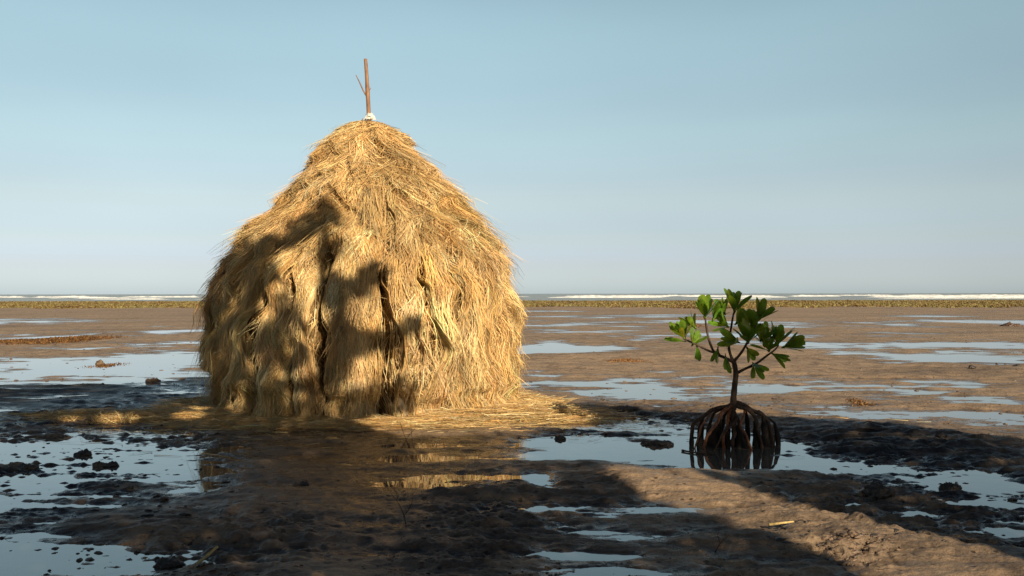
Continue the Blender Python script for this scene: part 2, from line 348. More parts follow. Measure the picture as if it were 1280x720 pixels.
# ground sheet: one polar grid, finest inside the view
def ground_sheet():
    half = R(34)
    a_in = np.linspace(-half, half, 1300); a_out = np.linspace(half, 2 * np.pi - half, 220)[1:]
    ang = np.concatenate([a_in, a_out]); na = len(ang) - 1           # last equals first (wrap)
    ang = ang[:-1]
    py = np.concatenate([np.arange(8.0, 60, 0.3), np.arange(60, 300, 0.3), np.arange(300, 420, 1.2)])
    rr = CAM_H * 995.0 / py[::-1]
    rin = np.linspace(0.4, rr[0], 10)[:-1]; rout = np.array([200, 230, 270, 330, 450, 700, 1200, 3000, 8000])
    rr = np.concatenate([rin, rr, rout])
    step = np.gradient(rr)
    A, RR = np.meshgrid(ang, rr); L = np.meshgrid(ang, np.maximum(step, 0.008 + rr * 0.0009))[1]
    L = np.where(np.abs(((A + np.pi) % (2 * np.pi)) - np.pi) > half * 1.02, np.maximum(L, RR * 0.025), L)
    X = RR * np.sin(A); Y = RR * np.cos(A)
    h, dark_mud, wet = ground(X.ravel(), Y.ravel(), L.ravel(), True)
    V = np.stack([X.ravel(), Y.ravel(), h], 1)
    nr = len(rr); i = np.arange(nr - 1)[:, None]; j = np.arange(na)[None, :]
    a = i * na + j; b = i * na + (j + 1) % na; c = (i + 1) * na + (j + 1) % na; d = (i + 1) * na + j
    Q = np.stack([a, d, c, b], -1).reshape(-1, 4)
    V = np.vstack([V, [[0, 0, float(h[:na].mean())]]])
    o = mesh_np("ground", V, Q, M_mud, attrs={"dark_mud": np.append(dark_mud, 0), "wet": np.append(wet, 0)})
    tag(o, kind="structure")
ground_sheet()
# still water lying in every hollow of the flat
def disc_sheet(name, z, x0, x1, y0, y1, m, nx=2, ny=2):
    xs = np.linspace(x0, x1, nx); ys = np.linspace(y0, y1, ny); X, Y = np.meshgrid(xs, ys)
    V = np.stack([X.ravel(), Y.ravel(), np.full(X.size, z)], 1)
    i = np.arange(ny - 1)[:, None]; j = np.arange(nx - 1)[None, :]; a = i * nx + j
    Q = np.stack([a, a + 1, a + nx + 1, a + nx], -1).reshape(-1, 4)
    return tag(mesh_np(name, V, Q, m), kind="structure")
disc_sheet("puddle_water", 0.0, -140, 140, -20, 96, M_water)
disc_sheet("sea", -0.25, -30000, 30000, 187, 50000, M_sea)

# ------------------------------------------------------------------ surf
def surf():
    Vs, Fs, Cs, n0 = [], [], [], 0
    rows = [(560, 1.05, 9, [(-420, -395), (-345, -226), (-218, -160), (-152, 10), (28, 190), (205, 330), (345, 420)]),
            (430, 0.95, 8, [(-330, -318), (-200, -165), (15, 70), (95, 120), (150, 300)]),
            (330, 0.55, 7, [(-140, -60), (120, 180), (60, 85)]),
            (215, 0.12, 4, [(-130, -40), (10, 90), (100, 160)]),
            (750, 0.9, 9, [(-500, -380), (-200, -90), (40, 160), (240, 420)])]
    for y0, hgt, dep, segs in rows:
        for x0, x1 in segs:
            nx = int((x1 - x0) / 0.8) + 4; xs = np.linspace(x0, x1, nx); ps = np.linspace(0, 1, 9)
            X, Pm = np.meshgrid(xs, ps)
            env = np.clip(np.minimum((X - x0), (x1 - X)) / 12, 0, 1) ** 0.5 * (0.72 + 0.35 * noise(X / 14, X * 0 + y0, 3) + 0.25 * noise(X / 3.1, X * 0 + y0, 4)) * sstep(-.25, .15, noise(X / 20, X * 0 + y0, 8) + .25)
            Z = -0.27 + 1.05 * hgt * np.sin(np.pi * Pm ** 0.6) * np.maximum(env, 0.0) + 0.06 * noise(X / .9, Pm * 4 + y0, 6) * env
            Y = y0 + dep * (Pm - .5) + 3 * noise(X / 40, X * 0 + y0, 9) + 10 * noise(X / 160, X * 0 + y0, 10)
            Vs.append(np.stack([X.ravel(), Y.ravel(), Z.ravel()], 1)); a = (np.arange(8)[:, None] * nx + np.arange(nx - 1)[None, :])
            Fs.append(np.stack([a, a + 1, a + nx + 1, a + nx], -1).reshape(-1, 4) + n0); n0 += X.size
    tag(mesh_np("surf", np.concatenate(Vs), np.concatenate(Fs), M_foam), kind="structure")
surf()

# ------------------------------------------------------------------ ribbons (straw, weed)
def ribbons(P, width, colr, side=None, taper=True):
    """P (n,m,3) centre lines -> quads; width (n,), colr (n,3)"""
    n, m, _ = P.shape
    T = np.gradient(P, axis=1); T /= np.linalg.norm(T, axis=2)[..., None] + 1e-9
    if side is None:
        rv = rng.normal(size=(n, 1, 3)); side = np.cross(T, rv)
    side = side / (np.linalg.norm(side, axis=2)[..., None] + 1e-9)
    tp = np.linspace(1, 0.25, m) if taper else np.ones(m)
    W = width[:, None, None] * 0.5 * tp[None, :, None]
    V = np.stack([P - side * W, P + side * W], 2).reshape(-1, 3)
    base = (np.arange(n) * m * 2)[:, None] + (np.arange(m - 1) * 2)[None, :]
    Q = np.stack([base, base + 1, base + 3, base + 2], -1).reshape(-1, 4)
    return V, Q, np.repeat(colr, m * 2, axis=0)
STRAW = np.array([(0.62, 0.41, 0.175), (0.70, 0.50, 0.25), (0.50, 0.31, 0.115), (0.40, 0.215, 0.08), (0.76, 0.60, 0.36), (0.38, 0.28, 0.15), (0.56, 0.34, 0.13)])
def straw_cols(n, p=(0.28, .2, .18, .08, .1, .06, .1)):
    c = 1.22 * STRAW[rng.choice(7, n, p=np.array(p) / sum(p))]
    return np.clip(c * rng.normal(1, .13, (n, 1)) * rng.normal(1, .03, (n, 3)), 0.02, .85)

# ------------------------------------------------------------------ haystack
PZ = np.array([-.3, 0, .39, .71, 1.14, 1.58, 1.9, 2.05, 2.28, 2.44, 2.6, 2.765, 2.98, 3.26, 3.455, 3.62, 3.74, 3.80, 3.84])
PR = np.array([1.78, 1.81, 1.88, 1.91, 1.91, 1.84, 1.72, 1.62, 1.47, 1.31, 1.12, 1.07, .88, .62, .49, .39, .28, .17, .01])
CL = np.sort(np.concatenate([np.radians([-59, -45, -31, -19, -8, 15, 29, 42, 57, 74]), np.radians(np.arange(90, 290, 15.4))]))  # clefts between sheaves
NS = len(CL)
SOFF = rng.uniform(-.05, .05, NS); SDEP = rng.uniform(.20, .38, NS); STIE = rng.uniform(.14, .46, NS); SPIN = rng.uniform(.0, .17, NS); STOP = rng.uniform(1.95, 2.5, NS)
def sheaf_of(phi):
    p = (phi - CL[0]) % (2 * np.pi) + CL[0]
    return (np.searchsorted(CL, p, side='right') - 1) % NS, p
def wob(z, k): return .055 * noise(z * 1.9, k * 3.3, 58) + .02 * noise(z * 6, k * 1.7, 59)
def slit(z, k): return .022 + .085 * np.clip(noise(z * 1.4 + 5, k * 2.9, 61) + .15, 0, 1)
def stack_r(phi, z):
    r = np.interp(z, PZ, PR)
    k, p = sheaf_of(phi); a = CL[k]; b = np.where(k == NS - 1, CL[0] + 2 * np.pi, CL[(k + 1) % NS])
    u = np.clip((p - wob(z, k) - a) / (b - a) * 2 - 1, -1, 1)
    low = 1 - sstep(1.8, 2.3, z); clf = (1 - sstep(STOP[k] - .3, STOP[k] + .9, z)) * np.clip(r / 1.9, 0, 1)
    r = r + clf * (SDEP[k] * ((1 - np.abs(u) ** 2.6) ** .6 - .82) + SOFF[k])
    # tie near the foot, skirt below it
    tz = STIE[k]; r = r - SPIN[k] * np.exp(-((z - tz) / .07) ** 2) + 0.05 * sstep(tz + .25, tz + .06, z) * sstep(tz - .02, tz + .05, z) + .03 * sstep(tz, 0, z)
    # tiers of thatch above the shoulder
    zz = z + .40 * noise(phi * 1.7, z * .5, 51) + .16 * noise(phi * 5, z, 52)
    f = (zz / 0.42) % 1.0
    r = r + (1 - low) * .20 * (1 - f - .45) * sstep(3.9, 3.5, z) * np.clip(.55 + .9 * noise(phi * 3.1, z * 1.5, 57), 0, 1.3)
    pw = (phi + np.pi) % (2 * np.pi) - np.pi; r = r - .45 * np.exp(-((pw + .60) / .055) ** 2 - ((z - .10) / .17) ** 2)
    r = r + .10 * noise(phi * 2.6, z * 1.9, 53) * sstep(0, .3, r) + .06 * noise(phi * 9, z * 3.5, 54) * sstep(0.1, 1, r) + .012 * noise(phi * 40, z * 6, 55) * sstep(0.3, 1, r)
    return np.maximum(r, 0.005)
def stack_xyz(phi, z, off=0.0):               # phi = 0 faces the viewer
    r = stack_r(phi, np.clip(z, -.3, 3.84)) + off
    return np.stack([np.interp(z, [1.8, 2.4, 3.1, 3.6], [.02, .10, .07, 0.0]) + r * np.sin(phi), -r * np.cos(phi), z + 0 * r], -1)

stack = empty("haystack", (HC[0], HC[1], 0.0))
tag(stack, "tall domed stack of golden straw with a pole at its peak", "haystack")
def build_stack():
    # packed core, split at the shoulder into cap and body
    nphi, nz = 520, 260
    ph = np.linspace(0, 2 * np.pi, nphi, endpoint=False); zs = np.linspace(-.1, 3.84, nz); PH, Z = np.meshgrid(ph, zs)
    V = stack_xyz(PH.ravel(), Z.ravel(), -.06 * sstep(3.8, 3.4, Z.ravel()))
    i = np.arange(nz - 1)[:, None]; j = np.arange(nphi)[None, :]
    Q = np.stack([i * nphi + j, i * nphi + (j + 1) % nphi, (i + 1) * nphi + (j + 1) % nphi, (i + 1) * nphi + j], -1).reshape(-1, 4)
    st = np.array((0.20, .125, .055)) * (1 + .25 * noise(PH.ravel() * 60, Z.ravel() * 5, 60))[:, None]  # core coloured darker than the strands, putting shade into the gaps
    mesh_np("straw_core", V, Q, M_core, stack, colr=np.clip(st, 0, 1))
    # strands
    def strands(n_tuft, per, zlo, zhi, Lm, sig, lift, lock=False):
        nt_ = n_tuft * 4
        phi = rng.uniform(-np.pi, np.pi, nt_); z = rng.uniform(zlo, zhi, nt_)
        gap = -2.0 * np.exp(-((phi + .60) / .06) ** 2 - ((z - .2) / .2) ** 2) + noise(phi * 6.5, z * 5.0, 74) + .4 * noise(phi * 15, z * 9, 75)
        w = np.where(gap < -.27, .05, 1.0) * np.interp(z, PZ, PR) / 2.1 * np.where(np.abs(phi) < R(105), 1.0, 0.38)
        keep = rng.uniform(0, 1, nt_) < w; phi = phi[keep][:n_tuft]; z = z[keep][:n_tuft]; n_t = len(phi)
        comb = .45 * noise(phi * 2.0, z * 1.3, 70) + .25 * noise(phi * 6, z * 3, 71)
        tl = Lm * rng.uniform(.55, 1.3, n_t); ts = comb * sig * 1.6 + rng.normal(0, sig * .6, n_t); tlift = lift * rng.uniform(.2, 1.9, n_t) * np.where(rng.uniform(0, 1, n_t) < .22, 2.4, 1)
        tcol = straw_cols(n_t) * np.clip(rng.normal(1, .31, (n_t, 1)) + .30 * noise(phi * 5, z * 3, 73)[:, None] - .16 * sstep(2.0, 2.8, z)[:, None], .28, 1.35) * np.array([1.03, .98, .92]) ** (2 * noise(phi * 3, z * 4, 78)[:, None] + sstep(2.0, 2.8, z)[:, None])
        k = np.repeat(np.arange(n_t), per); tip = rng.normal(0, .012 if lock else .03, (n_t, 2)); n = len(k)
        sp = rng.normal(0, 1, (n, 2)) * ([.055, .06] if lock else [.034, .045]); r0 = np.maximum(np.interp(z[k], PZ, PR), .25)
        p0 = phi[k] + sp[:, 0] / r0; z0 = z[k] + sp[:, 1]
        L = tl[k] * rng.uniform(.6, 1.15, n); sd = ts[k] + rng.normal(0, sig * .45, n) + (rng.uniform(0, 1, n) < .12) * rng.normal(0, .55, n); lf = tlift[k] * rng.uniform(.4, 1.4, n)
        m = 6; t = np.linspace(0, 1, m)[None, :]
        slope = np.gradient(PR, PZ); dr = np.interp(z0, PZ, slope)     # dr/dz
        dz = 1 / np.sqrt(1 + dr ** 2)
        sdir = np.sin(sd); ddir = np.cos(sd)
        bend = rng.normal(0, .06, n)[:, None] * t ** 2
        conv = ((-1.0 if lock else -0.75) * sp[:, 0] + tip[k, 0])[:, None] * t
        Zc = z0[:, None] - (L * ddir * dz)[:, None] * t - .04 * t ** 2
        PHc = p0[:, None] + ((L * sdir)[:, None] * t + bend * L[:, None] + conv) / np.maximum(r0 - .0, .3)[:, None]
        off = (rng.uniform(-.02, .035, n)[:, None] + (.075 * np.sin(np.pi * np.clip(t * 1.15, 0, 1)) if lock else 0)) + lf[:, None] * L[:, None] * t ** 1.3
        if zhi < 2.95:
            kk, pp = sheaf_of(p0); a_ = CL[kk]; b_ = np.where(kk == NS - 1, CL[0] + 2 * np.pi, CL[(kk + 1) % NS]); free = rng.uniform(0, 1, n) < .05
            PHc = np.where(free[:, None], PHc, np.clip(PHc + (pp - p0)[:, None], a_[:, None] + wob(Zc, kk[:, None] + 0 * Zc) + slit(Zc, kk[:, None] + 0 * Zc), b_[:, None] + wob(Zc, (kk[:, None] + 1) % NS + 0 * Zc) - slit(Zc, (kk[:, None] + 1) % NS + 0 * Zc)))
        below = np.maximum(0.02 - Zc, 0); Zc = np.maximum(Zc, 0.02 + rng.uniform(0, .04, (n, 1)))
        P = stack_xyz(PHc, Zc, off + below * 1.1)
        rad = P.copy(); rad[..., 2] = 0; rad /= np.linalg.norm(rad, axis=2)[..., None] + 1e-9
        T = np.gradient(P, axis=1); side = np.cross(T, rad + rng.normal(0, .45, (n, 1, 3)))
        W = rng.uniform(.006, .0135, n) * np.where(rng.uniform(0, 1, n) < .05, 1.9, 1)
        C = np.clip(tcol[k] * .68 + straw_cols(n) * .32, 0, .9)
        return P, W, C, side, z0, p0
    def emit(name, P, W, C, side, mask):
        if mask.sum() < 3: return None
        V, Q, cc = ribbons(P[mask], W[mask], C[mask], side[mask]); return mesh_np(name, V, Q, M_straw, stack, smooth=False, colr=cc)
    # hanging sheaves
    Pl, Wl, Cl, Sl, z0l, p0l = strands(520, 70, .55, 2.9, .58, .30, .11, True)
    P, W, C, S, z0, p0 = strands(7400, 20, .26, 2.75, .30, .28, .14)
    Pb, Wb, Cb, Sb, z0b, p0b = strands(1100, 16, .08, .42, .34, .16, .16)
    P = np.concatenate([P, Pb, Pl]); W = np.concatenate([W, Wb, Wl]); C = np.concatenate([C, Cb, Cl]); S = np.concatenate([S, Sb, Sl]); p0 = np.concatenate([p0, p0b, p0l])
    k, _ = sheaf_of(p0)
    for q in range(NS): emit("straw_sheaf", P, W, C, S, k == q)
    # thatch layers
    Pl, Wl, Cl, Sl, z0l, p0l = strands(230, 70, 2.3, 3.75, .50, .50, .12, True)
    P, W, C, S, z0, p0 = strands(4200, 20, 2.25, 3.80, .34, .50, .15)
    P = np.concatenate([P, Pl]); W = np.concatenate([W, Wl]); C = np.concatenate([C, Cl]); S = np.concatenate([S, Sl]); p0 = np.concatenate([p0, p0l]); z0 = np.concatenate([z0, z0l])
    tier = np.digitize(z0 + .1 * noise(p0 * 2, p0 * 0, 77), [2.55, 2.95, 3.35, 3.65])
    for q in range(5): emit("straw_thatch", P, W, C, S, tier == q)
    # stray stalks poking out
    n = 1500; phi = rng.uniform(-np.pi, np.pi, n); z = rng.uniform(.3, 3.8, n); L = rng.uniform(.18, .55, n)
    t = np.linspace(0, 1, 5)[None, :]; sd = rng.normal(0, .9, n); r0 = np.maximum(np.interp(z, PZ, PR), .3)
    P = stack_xyz(phi[:, None] + (np.sin(sd) * L / r0)[:, None] * t, z[:, None] - (np.cos(sd) * L)[:, None] * t * .7 - .05 * t ** 2, .01 + rng.uniform(.15, .55, n)[:, None] * L[:, None] * t)
    P[..., 2] = np.maximum(P[..., 2], .03)
    V, Q, cc = ribbons(P, rng.uniform(.004, .008, n), straw_cols(n)); mesh_np("loose_straw", V, Q, M_straw, stack, smooth=False, colr=cc)
    # pale flat husks folded out of the stack
    husk = [((500, 470), (516, 462), (524, 455), .05), ((503, 484), (512, 490), (524, 493), .06), ((499, 498), (504, 511), (510, 524), .075), ((508, 519), (524, 516), (542, 514), .05),
            ((512, 372), (517, 395), (511, 425), .014), ((502, 318), (512, 340), (520, 358), .03), ((470, 205), (452, 208), (432, 214), .02), ((515, 385), (522, 372), (530, 362), .035), ((497, 315), (494, 360), (497, 430), .012)]
    for (a, b, c, wd) in husk:
        pts = []
        for (px, py) in (a, b, c):
            d = 13.45 - 2.05
            for _ in range(8):
                p = atd(px, py, d) - np.array([HC[0], HC[1], 0]); ph_ = math.atan2(p[0], -p[1]); rr_ = float(stack_r(np.array([ph_]), np.array([p[2]]))[0]) + .09
                x_ = min(abs(p[0]), rr_ * .98); d = HC[1] - math.sqrt(rr_ ** 2 - x_ ** 2)
            pts.append(atd(px, py, d) - np.array([HC[0], HC[1], 0]))
        Pp = smooth_path(pts, 9); wv = wd * np.sin(np.pi * np.linspace(.12, .93, 9)) ** .7
        sd_ = np.cross(np.gradient(Pp, axis=0), [0.15, -1, 0.1]); sd_ /= np.linalg.norm(sd_, axis=1)[:, None]
        mb = MB(); nrm = np.array([0, -1, .2])
        V = []
        for i in range(9):
            for s_, q in ((-1, 0), (-.4, .012), (.4, .010), (1, -.004)): V.append(Pp[i] + sd_[i] * wv[i] * .5 * s_ + nrm * (q + .006 * math.sin(i * 2.1)))
        Fq = [(i * 4 + j, i * 4 + j + 1, i * 4 + j + 5, i * 4 + j + 4) for i in range(8) for j in range(3)]
        mb.add(V, Fq, (.66, .50, .29)); mb.build("husk", M_straw, stack)
    # binding cords
    def cord(z, a0, a1, off, sag=0.0):
        n = int((a1 - a0) / .03); ph_ = np.linspace(a0, a1, n); zz = z + .03 * noise(ph_ * 3, ph_ * 0 + z, 81) + .02 * noise(ph_ * 9, ph_ * 0, 82)
        Pp = stack_xyz(ph_, zz, off); rs = np.hypot(Pp[:, 0], Pp[:, 1]); env = rs.copy()
        for _ in range(6): env = np.maximum(env, np.convolve(np.pad(env, 3, mode='edge'), np.ones(7) / 7, 'valid'))
        Pp[:, 0] *= env / rs; Pp[:, 1] *= env / rs
        V, Fs = tube(Pp, np.full(n, .0035), 5); mb = MB(); mb.add(V, Fs, (.20, .19, .10)); mb.build("binding_cord", M_straw, stack)
    cord(1.05, R(-8), R(16), .01)
build_stack()
M_pole = bark_material("pole_wood", (0.16, .075, .04), (.36, .20, .11), 40, .65)
def build_pole():
    D = HC[1]; off = np.array([HC[0], HC[1], 0])
    pts = [atd(462, 170, D) - off, atd(461, 140, D) - off, atd(459.5, 112, D) - off, atd(458.3, 90, D) - off, atd(457, 73, D) - off]
    P = smooth_path(pts, 16); mb = MB(); rad = np.interp(np.linspace(0, 1, 16), [0, .45, .5, .56, 1], [.030, .027, .033, .026, .022])
    V, Fs = tube(P, rad, 10); mb.add(V, Fs); pole = mb.build("pole", M_pole, stack)
    pts = [atd(458.8, 120, D) - off, atd(454.5, 113, D) - off, atd(449, 101, D) - off, atd(445, 93, D) - off]
    mb = MB(); V, Fs = tube(smooth_path(pts, 10), np.linspace(.012, .005, 10), 6); mb.add(V, Fs)
    V, Fs = tube(smooth_path([atd(460, 112, D) - off, atd(463, 111, D) - off, atd(463.8, 109, D) - off], 5), np.linspace(.008, .003, 5), 5); mb.add(V, Fs)
    mb.build("side_twig", M_pole, pole)
    # torn white cloth knotted at the foot of the pole
    mb = MB(); c = atd(463, 147, D - .1) - off
    for q in range(9):
        a = rng.uniform(0, 2 * np.pi); p0 = c + np.array([math.cos(a) * .03, math.sin(a) * .03, rng.uniform(-.01, .03)])
        p2 = p0 + np.array([rng.uniform(-.07, .06), rng.uniform(-.06, .02), rng.uniform(-.05, .045)])
        pts = smooth_path([p0, (p0 + p2) / 2 + [0, 0, .03], p2], 6); sd_ = np.cross(np.gradient(pts, axis=0), [0.3, -1, .3]); sd_ /= np.linalg.norm(sd_, axis=1)[:, None]
        V = []
        for i in range(6): V += [pts[i] - sd_[i] * .02, pts[i] + [0, -.006, .008], pts[i] + sd_[i] * .018]
        mb.add(V, [(i * 3 + j, i * 3 + j + 1, i * 3 + j + 4, i * 3 + j + 3) for i in range(5) for j in range(2)], (.62, .60, .55))
    V, Fs = tube(smooth_path([c + [-.03, 0, -.02], c + [0, -.02, .01], c + [.03, 0, -.01]], 6), np.full(6, .022), 7); mb.add(V, Fs, (.62, .60, .55))
    mb.build("white_cloth_tie", M_straw, stack)
build_pole()

# straw litter round the foot
def litter():
    parts = []
    def lay(n, fx, fy, ang, L0, L1, zl=.05, tip=.03):
        x, y = fx(n), fy(n); a = rng.normal(ang, .65, n) + np.where(rng.uniform(0, 1, n) < .5, np.pi, 0); L = rng.uniform(L0, L1, n); m = 5; t = np.linspace(-.5, .5, m)[None, :]
        cv = rng.normal(0, .25, n)[:, None]
        X = x[:, None] + np.cos(a)[:, None] * L[:, None] * t - np.sin(a)[:, None] * L[:, None] * cv * t ** 2; Y = y[:, None] + np.sin(a)[:, None] * L[:, None] * t + np.cos(a)[:, None] * L[:, None] * cv * t ** 2
        g = ground(x, y, np.full(n, .06)); Z = np.maximum(g, 0)[:, None] + rng.uniform(0.004, zl, n)[:, None] + (rng.uniform(-.01, tip, n)[:, None]) * (t * 2) ** 2 * (rng.uniform(0, 1, n) < .5)[:, None]
        Z = np.maximum(Z, .006)
        P = np.stack([X, Y, Z], -1); parts.append((P, rng.uniform(.004, .009, n), straw_cols(n)))
    # ring
    def ring(n, r1, r2, a1, a2):
        ph = rng.uniform(a1, a2, n); r = r1 + (r2 - r1) * rng.beta(1, 2.2, n); return HC[0] + r * np.sin(ph), HC[1] - r * np.cos(ph)
    for n, r1, r2, a1, a2 in ((16000, 1.85, 2.75, -1.7, 1.7), (5000, 1.9, 2.5, 1.7, 4.5)):
        xy = ring(n, r1, r2, a1, a2); lay(n, lambda k: xy[0], lambda k: xy[1], 0, .15, .6)
    lay(4200, lambda k: rng.normal(.05, .42, k), lambda k: rng.normal(12.15, .26, k), 0.1, .15, .6, .09)
    lay(1600, lambda k: rng.normal(.45, .40, k), lambda k: rng.normal(11.9, .2, k), -0.1, .15, .5, .05)
    lay(4200, lambda k: rng.normal(-4.0, .45, k), lambda k: rng.normal(11.95, .17, k), 0, .2, .6, .07)
    lay(1600, lambda k: rng.normal(-4.9, .5, k), lambda k: rng.normal(12.0, .12, k), 0, .15, .5, .05)
    lay(1500, lambda k: rng.uniform(-4, 0, k), lambda k: rng.normal(11.15, .16, k), 0, .15, .6, .03)
    lay(1500, lambda k: HC[0] + rng.normal(0, 2.6, k), lambda k: 11.9 - np.abs(rng.normal(0, .9, k)), 0, .08, .4, .01, .01)
    # ruffled tufts
    for (px, py, n, s) in ((140, 528, 500, .20), (160, 524, 300, .15), (85, 527, 200, .13), (232, 524, 260, .15), (620, 528, 200, .2), (690, 524, 220, .2)):
        c = at(px, py); a = rng.uniform(0, 2 * np.pi, n); L = rng.uniform(.08, .26, n) * s / .16; el = rng.uniform(.05, 1.0, n); t = np.linspace(0, 1, 5)[None, :]
        x0 = c[0] + rng.normal(0, s, n); y0 = c[1] + rng.normal(0, s * .5, n)
        P = np.stack([x0[:, None] + (np.cos(a) * L * np.cos(el))[:, None] * t, y0[:, None] + (np.sin(a) * L * np.cos(el))[:, None] * t, .02 + (L * np.sin(el))[:, None] * (t - .45 * t ** 2)], -1)
        parts.append((P, rng.uniform(.004, .007, n), straw_cols(n)))
    Vs, Qs, Cs, o = [], [], [], 0
    for P, W, C in parts:
        sd_ = np.cross(np.gradient(P, axis=1), np.array([0, 0, 1.0]) + rng.normal(0, .4, (len(P), 1, 3)))
        V, Q, cc = ribbons(P, W, C, sd_); Vs.append(V); Qs.append(Q + o); Cs.append(cc); o += len(V)
    tag(mesh_np("straw_litter", np.concatenate(Vs), np.concatenate(Qs), M_straw, smooth=False, colr=np.concatenate(Cs)),
        "loose fallen straw matted on the mud around the haystack foot", "straw", kind="stuff")
litter()

# ------------------------------------------------------------------ young mangrove
def leaf_material(name, c0, c1, trans=(.30, .42, .03), k=.35, rough=.35):
    m, n, p, out = mat(name)
    a = N(n, "ShaderNodeVertexColor", layer_name="Col")
    geo = n.nodes.new("ShaderNodeNewGeometry"); t = noise_node(n, geo.outputs['Position'], 20, 4, .6)
    r = ramp(n, t.outputs[0], [(.3, c0), (.7, c1)])
    mx = N(n, "ShaderNodeMixRGB", blend_type='MULTIPLY'); mx.inputs[0].default_value = 1; n.links.new(r.outputs[0], mx.inputs[1]); n.links.new(a.outputs[0], mx.inputs[2])
    n.links.new(mx.outputs[0], p.inputs['Base Color']); p.inputs['Roughness'].default_value = rough; p.inputs['Specular IOR Level'].default_value = .45
    tr = n.nodes.new("ShaderNodeBsdfTranslucent"); tr.inputs[0].default_value = (*trans, 1)
    ms = n.nodes.new("ShaderNodeMixShader"); ms.inputs[0].default_value = k
    n.links.new(p.outputs[0], ms.inputs[1]); n.links.new(tr.outputs[0], ms.inputs[2]); n.links.new(ms.outputs[0], out.inputs[0]); return m
M_leaf = leaf_material("mangrove_leaf", (.05, .11, .012), (.16, .29, .025), (.42, .55, .03), .32)
M_mbark = bark_material("mangrove_bark", (.025, .015, .011), (.095, .055, .036), 60, .6)
M_root = bark_material("wet_root", (.006, .0045, .004), (.022, .014, .010), 70, .6, .3)
M_rootr = bark_material("rusty_root", (.07, .024, .012), (.34, .12, .045), 45, .45, .4)
def leaf_geo(base, d, up, L, Wd, curl=.12, fold=.25):
    d = d / np.linalg.norm(d); s = np.cross(d, up); s /= np.linalg.norm(s) + 1e-9; nrm = np.cross(s, d)
    ts = np.array([0, .12, .28, .45, .62, .78, .9, .97, 1.0]); wv = np.array([.07, .26, .60, .88, 1.0, .95, .74, .46, .08]) * Wd * .5
    V = []
    for t, wd in zip(ts, wv):
        c = base + d * L * t - nrm * L * curl * t ** 2
        for q in (-1, -.5, 0, .5, 1): V.append(c + s * wd * q + nrm * wd * abs(q) * fold)
    return V, [(i * 5 + j, i * 5 + j + 1, i * 5 + j + 6, i * 5 + j + 5) for i in range(len(ts) - 1) for j in range(4)]
